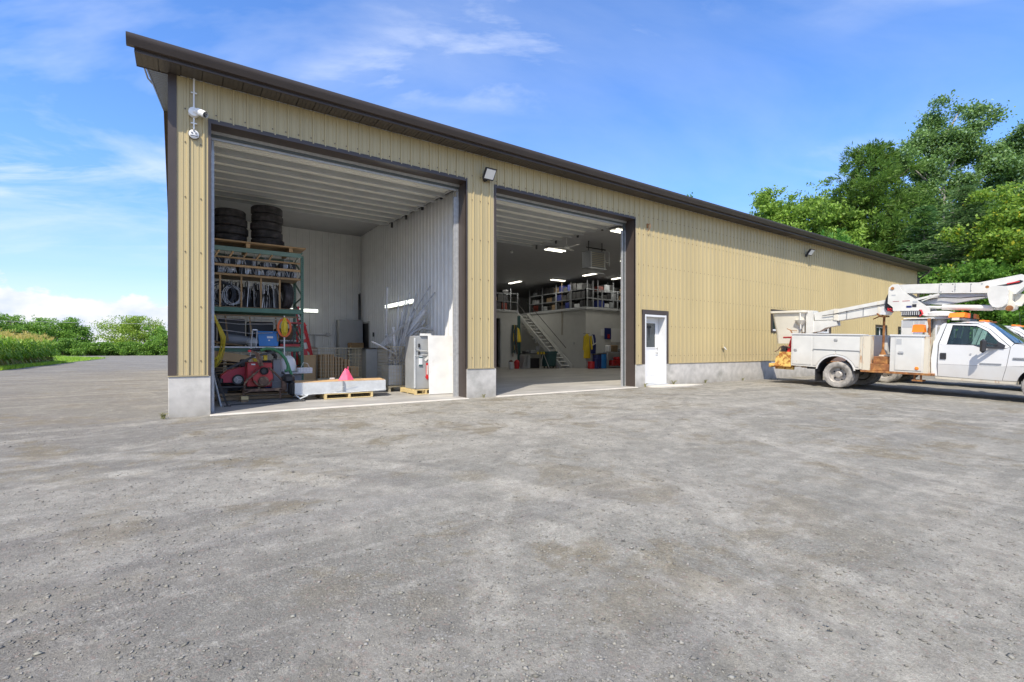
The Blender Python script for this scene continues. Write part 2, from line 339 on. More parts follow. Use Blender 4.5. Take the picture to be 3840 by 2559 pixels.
def ground_mat():
    m=bpy.data.materials.new('gravel_yard'); m.use_nodes=True; t=m.node_tree; n=t.nodes; l=t.links; b=n['Principled BSDF']; b.inputs['Roughness'].default_value=.93; b.inputs['Specular IOR Level'].default_value=.25
    tx=n.new('ShaderNodeTexCoord'); P=tx.outputs['Object']
    def noise(s,d=5,r=.55,src=P,dist=0,sc=None,rot=0):
        if sc or rot:
            mp=n.new('ShaderNodeMapping'); mp.inputs['Scale'].default_value=sc or (1,1,1); mp.inputs['Rotation'].default_value=(0,0,rot); l.new(src,mp.inputs[0]); src=mp.outputs[0]
        k=n.new('ShaderNodeTexNoise'); k.inputs['Scale'].default_value=s; k.inputs['Detail'].default_value=d; k.inputs['Roughness'].default_value=r; k.inputs['Distortion'].default_value=dist; l.new(src,k.inputs['Vector']); return k.outputs[0]
    def rng(v,a,b_,c,d):
        k=n.new('ShaderNodeMapRange'); l.new(v,k.inputs[0]); 
        for i,q in enumerate((a,b_,c,d)): k.inputs[i+1].default_value=q
        return k.outputs[0]
    def mul(a,b_):
        k=n.new('ShaderNodeMath'); k.operation='MULTIPLY'
        for i,q in enumerate((a,b_)):
            if isinstance(q,(int,float)): k.inputs[i].default_value=q
            else: l.new(q,k.inputs[i])
        return k.outputs[0]
    def mix(f,a,c,bl='MIX'):
        k=n.new('ShaderNodeMix'); k.data_type='RGBA'; k.blend_type=bl
        if isinstance(f,(int,float)): k.inputs[0].default_value=f
        else: l.new(f,k.inputs[0])
        for i,q in ((6,a),(7,c)):
            if isinstance(q,tuple): k.inputs[i].default_value=(*q,1)
            else: l.new(q,k.inputs[i])
        return k.outputs[2]
    c=mix(rng(noise(.35,6,.6),.35,.68,0,1),(.198,.190,.162),(.268,.256,.218))
    # loose dark gravel / packed pale dust
    c=mix(rng(noise(.9,8,.68,dist=.8),.50,.60,0,.8),c,(.325,.305,.257))
    # damp brown patches
    reg=n.new('ShaderNodeSeparateXYZ'); l.new(P,reg.inputs[0])
    c=mix(mul(rng(reg.outputs[0],-1.0,2.5,1,0),rng(noise(.5,6,.7,dist=.6),.36,.56,.25,.85)),c,(.165,.152,.136))
    c=mix(mul(mul(rng(reg.outputs[0],.5,2.5,0,1),rng(reg.outputs[0],8,13,1,0)),mul(rng(reg.outputs[1],-6.5,-3.5,0,1),rng(noise(.8,7,.7,dist=.6),.40,.58,.1,.8))),c,(.365,.340,.283))
    c=mix(mul(rng(noise(1.0,9,.74,dist=.5),.525,.59,0,.78),rng(noise(.16,2),.44,.54,.3,1)),c,(.185,.155,.100))
    c=mix(rng(noise(2.3,9,.75,dist=.3),.60,.68,0,.45),c,(.20,.165,.14))
    # pale swept tyre tracks curling out of the doors
    c=mix(rng(noise(1.0,5,.5,sc=(.16,1.5,1),rot=.5,dist=1.1),.56,.64,0,.34),c,(.38,.36,.31))
    c=mix(rng(noise(1.2,5,.5,sc=(.12,1.7,1),rot=-.28,dist=.9),.57,.64,0,.32),c,(.37,.35,.305))
    c=mix(rng(noise(.8,5,.5,sc=(.2,1.2,1),rot=-.1,dist=.9),.56,.64,0,.3),c,(.165,.158,.152))
    # curved tyre tracks swung by vehicles turning out of the doors
    def track(cx,cy,r0,w,amt,col):
        nonlocal c
        vd=n.new('ShaderNodeVectorMath'); vd.operation='DISTANCE'; mp=n.new('ShaderNodeMapping'); mp.inputs['Scale'].default_value=(1,1,0); l.new(P,mp.inputs[0]); l.new(mp.outputs[0],vd.inputs[0]); vd.inputs[1].default_value=(cx,cy,0)
        a=n.new('ShaderNodeMath'); a.operation='SUBTRACT'; l.new(vd.outputs['Value'],a.inputs[0]); a.inputs[1].default_value=r0
        b_=n.new('ShaderNodeMath'); b_.operation='ABSOLUTE'; l.new(a.outputs[0],b_.inputs[0])
        c=mix(mul(rng(b_.outputs[0],w*.6,w,1,0),mul(rng(noise(1.6,6,.65),.42,.6,0,1),amt)),c,col)
    for cx,cy,r0 in ((4.5,-8.5,7.6),(4.5,-8.5,9.3),(14.5,-9.8,7.9),(14.5,-9.8,8.25),(15.5,-11.5,9.9),(-3,-9,5.6),(-3.5,-9.4,6.9),(11,-13.5,9.2),(11,-13.5,11.0),(3,-16,12.4),(22,-14,12.0)): track(cx,cy,r0,.15,.5,(.38,.358,.305)); track(cx,cy,r0+.22,.05,.3,(.16,.15,.135))
    c=mix(rng(noise(2.6,7,.7,dist=.2),.70,.735,0,.6),c,(.085,.078,.068))
    cr=noise(5.5,12,.80,dist=.25); c=mix(rng(cr,.40,.54,.45,0),c,(.140,.131,.112)); c=mix(rng(cr,.54,.66,0,.45),c,(.41,.388,.332))
    # single stones
    vo=n.new('ShaderNodeTexVoronoi'); vo.inputs['Scale'].default_value=85; l.new(P,vo.inputs['Vector']); sep=n.new('ShaderNodeSeparateColor'); l.new(vo.outputs['Color'],sep.inputs[0])
    v2=n.new('ShaderNodeTexVoronoi'); v2.inputs['Scale'].default_value=210; l.new(P,v2.inputs['Vector']); s2=n.new('ShaderNodeSeparateColor'); l.new(v2.outputs['Color'],s2.inputs[0])
    g1=rng(sep.outputs[0],0,1,.80,1.20); g2=rng(s2.outputs[0],0,1,.82,1.18)
    loose=rng(noise(.9,7,.65,dist=.8),.36,.56,1,.45)
    def grayc(v):
        k=n.new('ShaderNodeCombineColor'); 
        for i in range(3): l.new(v,k.inputs[i])
        return k.outputs[0]
    c=mix(loose,c,grayc(g1),'MULTIPLY') if False else mix(mul(loose,.9),c,mix(1.0,c,grayc(g1),'MULTIPLY'))
    c=mix(1.0,c,grayc(g2),'MULTIPLY')
    c=mix(rng(sep.outputs[1],.93,.95,0,.5),c,(.25,.19,.16)); c=mix(rng(sep.outputs[2],.96,.98,0,.4),c,(.36,.35,.33))
    l.new(c,b.inputs['Base Color'])
    hsum=n.new('ShaderNodeMath'); hsum.operation='ADD'; l.new(mul(rng(vo.outputs['Distance'],0,.7,1,0),loose),hsum.inputs[0]); l.new(mul(rng(v2.outputs['Distance'],0,.7,1,0),.45),hsum.inputs[1])
    h2=n.new('ShaderNodeMath'); h2.operation='ADD'; l.new(hsum.outputs[0],h2.inputs[0]); l.new(mul(cr,5.0),h2.inputs[1])
    bp=n.new('ShaderNodeBump'); bp.inputs['Strength'].default_value=.6; bp.inputs['Distance'].default_value=.008; l.new(h2.outputs[0],bp.inputs['Height']); l.new(bp.outputs[0],b.inputs['Normal'])
    return m
M['ground']=ground_mat()
V,F=grid(xs,ys)
cx_,cy_=V[F].mean(1)[:,0],V[F].mean(1)[:,1]
keep=~((cx_>.3)&(cx_<36.6)&(cy_>.5)&(cy_<23.5))
g=npmesh('ground',V,F[keep],'ground',kind='structure'); g.data.shade_smooth()
# loose stones lying on the yard
n=42000
r_=1.7+12.5*RNG.random(n)**1.35; a_=R(90-34.5)+ (RNG.random(n)-.5)*R(108); sx_=.154+r_*np.cos(a_); sy_=-10.096+r_*np.sin(a_)
ok=(sy_<-.25)&(vnoise(sx_,sy_,.9,5)+.35*RNG.random(n)>.48); sx_,sy_=sx_[ok],sy_[ok]; n=len(sx_)
sz_=.003+.009*RNG.random(n)**6+.0035*RNG.random(n)
B=np.array([(1,0,0),(0,1,0),(-1,0,0),(0,-1,0),(0,0,1),(.3,.2,-1)]); FB=np.array([(0,1,4),(1,2,4),(2,3,4),(3,0,4),(1,0,5),(2,1,5),(3,2,5),(0,3,5)])
jit=1+(RNG.random((n,6,3))-.5)*.7; th=RNG.random(n)*2*PI; sc=np.stack([sz_*(.8+.9*RNG.random(n)),sz_,sz_*.45],1)
VV=B[None]*jit*sc[:,None,:]; c_,s_=np.cos(th)[:,None],np.sin(th)[:,None]
VX=VV[:,:,0]*c_-VV[:,:,1]*s_; VY=VV[:,:,0]*s_+VV[:,:,1]*c_
VS=np.stack([VX+sx_[:,None],VY+sy_[:,None],VV[:,:,2]+(gh(sx_,sy_)+sz_*.18)[:,None]],2).reshape(-1,3)
FS=(FB[None]+6*np.arange(n)[:,None,None]).reshape(-1,3)
br=.13+.14*RNG.random(n); tn=np.stack([br*(1.03+.06*RNG.random(n)),br,br*(.80+.10*RNG.random(n)),np.ones(n)],1); tn=np.repeat(tn,6,0)
M['stone']=mat('stone',(.3,.3,.3),.9,attr='tint')
npmesh('loose_gravel',VS,FS,'stone',tint=tn,kind='stuff',label='small loose grey stones scattered over the gravel yard in front of the doors',cat='gravel')
# concrete apron in front of the small door, mud and weeds beside it
ap=MB(); ap.prism([(12.1,-.045),(13.25,-.045),(13.9,-.30),(14.3,-.62),(13.2,-.80),(12.25,-.62),(12.05,-.3)],'z',-.06,.012)
ap.build('door_apron','lip',None,kind='structure')

# ================================================================ the long building
bd=thing('warehouse','long beige ribbed steel warehouse with brown trim and two open overhead doors','building')
O1=(.59,5.75); O2=(6.60,11.68); HD=5.17; WT=5.87; FT=.68; LX=36.95
openings=[(.55,5.78,FT,5.22),(6.54,11.73,FT,5.22),(12.02,13.30,FT,2.40),(19.8,21.9,1.84,2.78),(23.1,25.2,1.84,2.78),(30.5,32.1,1.5,2.47),(33.76,35.4,1.5,2.45)]
per=.2286
def rib(x):
    q=x%per
    for a,b,ya,yb in ((0,.010,0,-.026),(.010,.034,-.026,-.026),(.034,.044,-.026,0)):
        if q<b-1e-9: return ya+(yb-ya)*(q-a)/(b-a)
    if .082<q<.100 or .164<q<.182: return -.007
    return 0
def ribsheet(x0,x1,zlo,zhi,ops,y0,fn=None,sign=1,axis='x'):
    bps={x0,x1}
    for o in ops:
        for q in (o[0],o[1]):
            if x0<q<x1: bps.add(q)
    k=math.floor(x0/per)
    while k*per<x1:
        for q in (0,.010,.034,.044,.080,.084,.098,.102,.162,.166,.180,.184):
            q+=k*per
            if x0<q<x1: bps.add(q)
        k+=1
    bs=sorted(bps); mb=MB()
    for a,b in zip(bs,bs[1:]):
        if b-a<1e-5: continue
        mid=(a+b)/2; sp=[(zlo,zhi)]
        for o in ops:
            if o[0]<mid<o[1]:
                ns=[]
                for lo,hi in sp:
                    if o[3]<=lo or o[2]>=hi: ns.append((lo,hi)); continue
                    if o[2]>lo: ns.append((lo,o[2]))
                    if o[3]<hi: ns.append((o[3],hi))
                sp=ns
        ya=y0+sign*rib(a+1e-6); yb=y0+sign*rib(b-1e-6)
        for lo,hi in sp:
            if axis=='x': mb.add([(a,ya,lo),(b,yb,lo),(b,yb,hi),(a,ya,hi)],[(0,1,2,3)])
            else: mb.add([(ya,a,lo),(yb,b,lo),(yb,b,hi),(ya,a,hi)],[(0,1,2,3)])
    return mb
x=.085
while x<LX-.1:
    x1=min((math.floor(x/(4*per)+1e-4)+1)*4*per,LX-.08)
    mb=ribsheet(x,x1,FT+.02,WT-.002,openings,-.012)
    if mb.f: mb.build('wall_panel','siding',bd,sm=0,fixn=False)
    x=x1
# screws
mb=MB()
for k in range(1,150):
    X=k*per-.02
    if X>LX: break
    for Z in ((5.35,) if X<12 else (5.4,)):
        pass
    for Z in (.95,1.9,2.85,3.8,4.75,5.33):
        if any(o[0]-.02<X<o[1]+.02 and o[2]-.02<Z<o[3]+.05 for o in openings): continue
        if X>24: continue
        mb.box(X-.008,X+.008,-.026,-.012,Z-.008,Z+.008)
mb.build('panel_screws','brown',bd,kind='stuff')
# wall core behind the sheet
def wallcore(y0,y1,zlo,zhi,m,x0,x1,ops):
    mb=MB(); bs=sorted({x0,x1,*[q for o in ops for q in o[:2] if x0<q<x1]})
    for a,b in zip(bs,bs[1:]):
        mid=(a+b)/2; sp=[(zlo,zhi)]
        for o in ops:
            if o[0]<mid<o[1]: sp=[s for lo,hi in sp for s in ((lo,min(hi,o[2])),(max(lo,o[3]),hi)) if s[1]-s[0]>.01]
        for lo,hi in sp: mb.box(a,b,y0,y1,lo,hi)
    return mb
cops=[(O1[0]-.03,O1[1]+.03,-.5,HD+.03),(O2[0]-.03,O2[1]+.03,-.5,HD+.03),(12.14,13.18,-.5,2.26)]+[(a+.05,b-.05,c+.05,d-.05) for a,b,c,d in openings[3:]]
wallcore(.0,.27,FT,WT+.1,'white_steel',.02,LX-.02,cops).build('wall_core','white_steel',bd)
# foundation segments
for a,b in ((-.03,.585),(5.755,6.595),(11.685,12.145),(13.175,LX+.03)):
    MB().box(a,b,-.045,.29,-.5,FT,.008).build('foundation_wall','concrete',bd)
MB().box(-.03,.2,.292,23.7,-.5,FT).build('foundation_wall','concrete',bd)
MB().box(LX-.2,LX+.03,.292,23.7,-.5,FT).build('foundation_wall','concrete',bd)
MB().box(-.03,LX+.03,23.702,23.9,-.5,FT).build('foundation_wall','concrete',bd)
# base flashing
for a,b in ((-.04,.555),(5.775,6.545),(11.73,12.02),(13.30,LX+.04)):
    MB().box(a,b,-.062,-.006,FT+.002,FT+.016).build('base_flashing','siding',bd)
# corner trims
MB().box(-.012,.088,-.034,-.006,FT+.018,WT-.004).box(-.036,-.012,-.034,.12,FT+.018,WT-.004).build('corner_trim','brown',bd)
MB().box(LX-.09,LX+.012,-.034,-.006,FT+.018,WT-.004).build('corner_trim','brown',bd)
# side, back walls
ribsheet(.12,23.7,FT+.02,WT,[],-.012,axis='y').build('side_wall','siding',bd,sm=0,fixn=False)
ribsheet(.02,23.7,FT+.02,WT,[],LX+.012,sign=-1,axis='y').build('side_wall','siding',bd,sm=0,fixn=False)
MB().box(0,.15,.28,23.7,FT,WT).box(LX-.15,LX,.28,23.7,FT,WT).box(0,LX,23.7,23.88,FT,WT).build('side_wall_core','white_steel',bd)
for X in (-.005,LX+.005):
    MB().add([(X,0,WT),(X,12,10.12),(X,23.9,WT)],[(0,1,2)]).build('gable_wall','siding',bd,sm=0)
# roof
pit=4.10/12.3
def rz(y): return 6.02+pit*(y+.46) if y<12 else 6.02+pit*(12.46)-pit*(y-12)
mb=MB()
for a,b in ((-.46,12),(12,24.5)):
    mb.prism([(a,rz(a)),(b,rz(b)),(b,rz(b)+.04),(a,rz(a)+.04)],'x',-.37,LX+.37)
mb.build('roof','roof',bd)
# gable rake boards + soffit panels
for X0,X1,sg in ((-.39,-.365,-1),(LX+.365,LX+.39,1)):
    mb=MB()
    for a,b in ((-.44,12),(12,24.5)): mb.prism([(a,rz(a)-.17),(b,rz(b)-.17),(b,rz(b)+.055),(a,rz(a)+.055)],'x',X0,X1)
    mb.build('rake_board','brown',bd)
for i in range(40):
    a=.03+i*.305; b=a+.288
    if b>11.9: break
    MB().prism([(a,rz(a)-.155),(b,rz(b)-.155),(b,rz(b)-.145),(a,rz(a)-.145)],'x',-.362,-.002).build('gable_soffit_panel','soffit',bd)
# eave soffit panels, each 305 mm wide
i=0; X=-.455
while X<LX+.4:
    x1=min(X+.3015,LX+.4); j=(i%2)*.0015
    mb=MB(); mb.box(X,x1-.013,-.435,-.030 if X>-.0 else .02,WT+.002+j,WT+.014+j)
    if i<70:
        for q in (.075,.15,.225): mb.box(X+q,X+q+.006,-.43,-.034,WT-.004,WT+.002+j)
    mb.build('soffit_panel','soffit',bd); X+=.305; i+=1
MB().box(-.46,LX+.4,-.46,.02,WT+.018,WT+.024).build('soffit_backing','darksteel',bd)
MB().box(-.46,-.452,-.44,.03,WT-.006,rz(0)-.02).box(-.46,-.02,.03,.038,WT-.006,rz(0)-.02).build('eave_return','brown',bd)
MB().box(-.46,LX+.4,-.452,-.436,WT-.012,WT+.13).build('fascia','brown',bd)
# K gutter
gp=[(-.455,6.07),(-.455,5.915),(-.525,5.915),(-.545,5.955),(-.575,6.00),(-.590,6.055),(-.590,6.075),(-.575,6.075),(-.575,6.06),(-.53,5.96),(-.515,5.93),(-.468,5.93),(-.468,6.07)]
MB().prism(gp,'x',-.55,LX+.62).build('gutter','brown',bd)
gc=[(-.455,6.07),(-.455,5.915),(-.525,5.915),(-.545,5.955),(-.575,6.00),(-.590,6.07)]
for X in (-.556,LX+.62): MB().prism(gc,'x',X,X+.005).build('gutter_cap','brown',bd)
MB().box(-.45,LX+.5,-.462,-.44,6.03,6.085).build('drip_edge','brown',bd)
# downspout at far corner
MB().path([(LX+.33,-.5,5.93),(LX+.33,-.48,5.82),(LX+.12,-.08,5.45),(LX+.06,-.06,5.3),(LX+.06,-.06,.2)],.045,6).build('downspout','brown',bd)
# overhead door trims, jambs
def bigopening(x0,x1):
    MB().box(x0-.045,x0,-.036,-.004,FT-.0,HD+.05).build('door_trim','brown',bd)
    MB().box(x1,x1+.035,-.036,-.004,FT,HD+.05).build('door_trim','brown',bd)
    MB().box(x0-.045,x1+.035,-.036,-.004,HD+.051,HD+.075).build('door_trim','brown',bd)
    MB().box(x0-.028,x0,-.04,.34,-.02,HD).build('door_jamb','brown',bd)
    MB().box(x1,x1+.028,-.04,.344,-.02,HD).build('door_jamb','brown',bd)
    MB().box(x0-.02,x1+.02,-.034,.30,HD,HD+.05).build('door_header','brown',bd)
    MB().box(x0,x1,.30,.33,HD-.05,HD+.0).build('header_angle','galv',bd)
    MB().box(x0,x1,.33,.345,HD-.10,HD+.18).build('header_backing','greengrey',bd)
    MB().tube((x0-.0,.47,HD+.22),(x1+.1,.47,HD+.22),.03,10).build('torsion_shaft','galv',bd)
    dx0,dx1=x0-.02,x1+.04; 
    # sectional door parked under the ceiling
    od=MB().box(dx0,dx1,.36,.40,HD-.14,HD-.08).build('overhead_door','galv',bd)
    n=8; L_=.585
    for k in range(n):
        a=.62+k*L_; b=a+L_-.03; za=5.17+.035*k*L_; zb=za+.035*L_
        mb=MB(); mb.prism([(a,za),(b,zb),(b,zb+.045),(a,za+.045)],'x',dx0,dx1)
        for q in (.02,.19,.36,.53):
            yy=a+q; zq=za+.035*q; mb.prism([(yy,zq-.028),(yy+.030,zq-.028),(yy+.036,zq+.002),(yy-.006,zq+.002)],'x',dx0+.03,dx1-.03)
        mb.build('door_section','doorpanel',od)
        mb=MB(); 
        mb.box(dx0+.01,dx1-.01,b-.05,b+.03,zb-.10,zb-.012); 
        mb.build('door_strut','ltgrey',od)
    mb=MB()
    for k in range(n-1):
        yy=.62+(k+1)*L_-.006; zq=5.17+.035*(k+1)*L_
        for xx in np.linspace(dx0+.4,dx1-.4,4): mb.box(xx-.03,xx+.03,yy-.05,yy+.05,zq-.022,zq-.012)
    mb.build('hinges','galv',od,kind='stuff')
    for X in (x0+.02,x1-.05):
        mb=MB(); mb.prism([(X,.335),(X+.045,.335),(X+.045,.385),(X+.038,.385),(X+.038,.342),(X,.342)],'z',0,HD-.35)
        mb.path([(X+.02,.36,HD-.35),(X+.02,.38,HD-.17),(X+.02,.47,HD-.05),(X+.02,.60,HD-.035),(X+.02,5.35,HD+.12)],.028,5)
        mb.build('door_track','galv',bd)
    X=x1+.06
    mb=MB(); mb.beam((X,.6,HD+.0),(X,5.45,HD+.16),.04,.05)
    for yy in (1.4,2.6,3.8,5.0): mb.box(X-.03,X+.03,yy,yy+.05,HD-.05,HD+.22)
    mb.beam((X,5.3,HD+.15),(X,5.3,5.64),.04,.04); mb.box(X-.25,X,5.32,5.42,HD+.10,HD+.20)
    mb.build('track_bracket','darksteel',bd)
bigopening(*O1); bigopening(*O2)
MB().box(5.62,5.70,.345,.40,0,HD-.3).build('track_angle','galv',bd)
MB().box(11.56,11.71,.346,.36,0,HD-.1).build('track_backing','greengrey',bd); MB().box(11.50,11.555,.33,.38,0,HD-.3).build('track_angle','galv',bd)
# slab

MB().box(.2,LX-.2,.0,23.7,-.3,0.0).build('floor_slab','slab',bd)
MB().box(O1[0]-.02,O1[1]+.02,-.16,-.002,-.3,-.004,.01).build('door_sill','lip',bd)
MB().box(O2[0]-.02,O2[1]+.02,-.16,-.002,-.3,-.004,.01).build('door_sill','lip',bd)
# ceiling, partitions (ribbed liner)
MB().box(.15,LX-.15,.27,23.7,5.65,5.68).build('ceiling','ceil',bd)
MB().box(6.065,6.235,.272,23.7,0,5.65).build('partition_core','white_steel',bd)
pp=bd
ribsheet(.28,9.1,0.0,5.648,[],6.06,sign=1,axis='y').build('liner_wall','white_steel',bd,sm=0,fixn=False)
ribsheet(.28,23.7,0.0,5.648,[],6.24,sign=-1,axis='y').build('liner_wall','white_steel',bd,sm=0,fixn=False)
ribsheet(.2,6.04,0.0,5.648,[(5.96,6.2,-1,2.3)],9.1).build('liner_wall','white_steel',bd,sm=0,fixn=False)
ribsheet(.28,9.1,0.0,5.648,[],.2,sign=-1,axis='y').build('liner_wall','white_steel',bd,sm=0,fixn=False)
MB().box(.15,6.06,9.12,9.25,0,5.65).build('partition_core','white_steel',bd)
# small dark door in the far corner of the first bay (in the ribbed partition) with frame
dr=MB().box(6.028,6.037,8.05,8.85,0,2.15).build('inner_door','darksteel',bd)
MB().box(6.02,6.045,7.98,8.05,0,2.22).box(6.02,6.045,8.85,8.92,0,2.22).box(6.02,6.045,8.05,8.85,2.15,2.22).build('door_frame','ltgrey',dr)
MB().box(6.0,6.035,7.45,7.53,1.62,1.78).build('thermostat','black',bd)
# man door
md=thing('man_door','white half-glass steel door in a brown trimmed recess','door',(12.66,.2,0))
x0,x1=12.145,13.175
for b in ((12.02,12.15,FT-.004,2.40),(13.17,13.30,FT-.004,2.40)): MB().box(b[0],b[1],-.040,-.006,b[2],b[3]).build('outer_trim','brown',md)
MB().box(12.02,13.30,-.044,-.008,2.255,2.40).build('outer_trim','brown',md)
for a,b in ((x0,x0+.045),(x1-.045,x1)): MB().box(a,b,-.05,.30,.03,2.255).build('door_jamb','doorwhite',md)
MB().box(x0+.045,x1-.045,-.046,.30,2.19,2.25).build('door_head','doorwhite',md)
MB().box(x0-.02,x1+.02,-.10,.30,-.02,.05,.008).build('threshold','ltgrey',md)
lx0,lx1=x0+.05,x1-.05; lf=MB(); Y0,Y1=.235,.275; gx0,gx1,gz0,gz1=lx0+.17,lx1-.17,1.22,2.0
lf.box(lx0,lx1,Y0,Y1,.055,gz0).box(lx0,lx1,Y0,Y1,gz1,2.185).box(lx0,gx0,Y0,Y1,gz0,gz1).box(gx1,lx1,Y0,Y1,gz0,gz1)
leaf=lf.build('door_leaf','doorwhite',md,sm=0)
MB().box(gx0-.035,gx1+.035,Y0-.014,Y0-.002,gz0-.04,gz0).box(gx0-.035,gx1+.035,Y0-.014,Y0-.002,gz1,gz1+.035).box(gx0-.035,gx0,Y0-.014,Y0-.002,gz0,gz1).box(gx1,gx1+.035,Y0-.014,Y0-.002,gz0,gz1).build('glass_frame','doorwhite',leaf)
MB().box(gx0,gx1,Y0+.004,Y0+.012,gz0,gz1).build('glass','glass',leaf)
for a,b in ((lx0+.13,lx0+.40),(lx0+.52,lx0+.79)): MB().box(a,b,Y0-.009,Y0-.001,.32,1.0,.008).build('raised_panel','doorwhite',leaf)
MB().lathe([(.0,-.03),(.028,-.028),(.03,0)],14,(lx1-.07,Y0,1.19),'y').build('deadbolt','galv',leaf)
MB().lathe([(.0,-.02),(.03,-.018),(.03,0)],14,(lx1-.07,Y0,1.04),'y').beam((lx1-.07,Y0-.045,1.04),(lx1-.19,Y0-.045,1.04),.02,.02).build('lever_handle','galv',leaf)
# windows
def window(a,b,c,d,label,mull):
    w=thing('window',label,'window',((a+b)/2,0,c)); t=.11
    for q in ((a,b,c,c+t*.6),(a,b,d-t,d),): MB().box(q[0],q[1],-.045,-.004,q[2],q[3]).build('outer_trim','brown',w)
    for q in ((a,a+t),(b-t,b)): MB().box(q[0],q[1],-.042,-.004,c+t*.6,d-t).build('outer_trim','brown',w)
    fr=MB(); A,B_,C_,D_=a+t,b-t,c+t*.6,d-t; f=.045
    fr.box(A,B_,.04,.09,C_,C_+f*1.6).box(A,B_,.04,.09,D_-f,D_).box(A,A+f,.04,.09,C_+f*1.6,D_-f).box(B_-f,B_,.04,.09,C_+f*1.6,D_-f)
    for k in range(1,mull): xx=A+(B_-A)*k/mull; fr.box(xx-f/2,xx+f/2,.04,.09,C_+f*1.6,D_-f)
    fo=fr.build('sash_frame','doorwhite',w,sm=0)
    for k in range(mull):
        xa=A+(B_-A)*k/mull+.03; xb=A+(B_-A)*(k+1)/mull-.03; MB().box(xa,xb,.058,.068,C_+.05,D_-.03).build('pane','glass',w)
window(19.8,21.9,1.84,2.78,'low brown-trimmed window partly hidden behind the lift bucket',2)
window(23.1,25.2,1.84,2.78,'brown-trimmed window just behind the lower boom, above the utility body',2)
window(30.5,32.1,1.5,2.47,'small brown-trimmed window seen behind the boom rest post',2)
window(33.76,35.4,1.5,2.45,'far brown-trimmed window beside the boom pedestal',2)
# ================================================================ things on the outside wall
cm=thing('security_camera','white bullet security camera on a round base near the left corner','camera',(.33,-.03,5.27))
MB().lathe([(.0,-.10),(.045,-.098),(.075,-.09),(.08,-.02),(.08,0)],20,(.33,-.03,5.27),'y').build('mounting_base','white',cm)
def caxis(t,off=0): return (.33+.07+t*.17,-.13-t*.22,5.27-t*.14+off)
MB().tube((.33,-.12,5.27),caxis(.05),.03,8).build('bracket','white',cm)
MB().tube(caxis(-.1),caxis(.52),.045,14).build('housing','white',cm)
MB().tube(caxis(-.05,.018),caxis(.60,.018),.052,14,cap=False).build('sun_shield','white',cm)
MB().tube(caxis(.5),caxis(.53),.040,14).build('lens_face','black',cm)
for dx,dz in ((-.015,-.012),(.015,-.012),(0,.016)):
    p=caxis(.528); MB().tube((p[0]+dx,p[1]+dx*-.8,p[2]+dz),(p[0]+dx+.005,p[1]+dx*-.8-.006,p[2]+dz-.002),.010,8).build('lens','galv',cm)
cdt=thing('camera_conduit','thin white conduit running down the siding from the soffit','conduit',(.33,-.04,5.0))
MB().tube((.335,-.045,5.87),(.335,-.045,5.35),.014,8).tube((.335,-.045,5.19),(.335,-.045,4.99),.014,8).build('conduit_pipe','white',cdt)
for z in (5.62,5.09): MB().box(.29,.38,-.062,-.03,z-.008,z+.008).build('strap','white',cdt)
rl=thing('round_dome_camera','round white dome fixture with three lenses below the camera','camera',(.335,-.03,4.9))
MB().lathe([(.0,-.05),(.05,-.046),(.074,-.033),(.078,0)],22,(.335,-.034,4.9),'y').build('dome_body','white',rl)
MB().lathe([(.084,-.012),(.086,.0)],22,(.335,-.034,4.9),'y').build('back_ring','black',rl)
for dx,dz in ((-.03,.0),(.03,.0),(0,.038)): MB().lathe([(0,-.058),(.017,-.056),(.019,-.045)],10,(.335+dx,-.034,4.915+dz),'y').build('lens','grey',rl)
MB().box(.28,.39,-.09,-.075,4.862,4.869).build('slot','black',rl)
def floodlight(X,Z,label,s=1.0):
    f=thing('flood_light',label,'flood light',(X,-.03,Z))
    MB().lathe([(0,-.07),(.055*s,-.07),(.06*s,0)],14,(X,-.03,Z-.10*s),'y').build('wall_box','black',f)
    MB().tube((X,-.09,Z-.08*s),(X,-.16,Z-.02*s),.02*s,8).build('knuckle','black',f)
    # flat head leaning outwards
    mb=MB(); mb.prism([(-.02,-.12),(.045,-.15),(.045,.15),(-.02,.12)],'x',-.17*s,.17*s); mb.prism([(-.06,-.07),(-.02,-.11),(-.02,.11),(-.06,.07)],'x',-.12*s,.12*s)
    mx=Matrix.Translation((X+.04*s,-.20,Z+.05*s))@Matrix.Rotation(R(60),4,'X')@Matrix.Rotation(R(0),4,'Y')@Matrix.Scale(s,4)
    mx=Matrix.Translation((X+.04*s,-.22*s,Z+.04*s))@Matrix.Rotation(R(38),4,'X')@Matrix.Rotation(PI,4,'Z')
    mb.xf(mx); mb.build('lamp_head','black',f)
    g_=MB(); g_.box(-.145*s,.145*s,.0455,.052,-.115,.115); g_.xf(mx); g_.build('lens','white',f)
floodlight(6.27,5.38,'black flood light between the two overhead doors',.85)
floodlight(22.7,5.36,'black flood light high on the far half of the siding',1.0)
hk=MB().path([(12.27,-.03,5.08),(12.27,-.13,5.09),(12.27,-.14,4.99),(12.25,-.09,4.90),(12.23,-.05,4.86)],.010,6).box(12.24,12.30,-.036,-.026,4.98,5.12)
one('bracket_hook',hk,'rust','small rusty hook on the siding right of the second overhead door','hook')
fc=thing('wall_faucet','small beige hose tap low on the siding','faucet',(16.37,-.03,1.26))
MB().box(16.34,16.42,-.10,-.014,1.18,1.34,.015).build('tap_box','siding',fc); MB().tube((16.38,-.09,1.24),(16.40,-.17,1.14),.018,8).build('spout','galv',fc)
an=thing('roof_antenna','small pale antenna panel on a bent mast above the left gable','antenna',(-.42,2.55,6.55))
MB().path([(-.40,3.9,7.35),(-.46,3.3,7.18),(-.50,2.9,7.2),(-.52,2.6,7.35)],.018,6).build('mast','conduit',an)
MB().box(-.50,-.38,2.9,3.2,7.32,7.50,.02).build('panel','white',an)
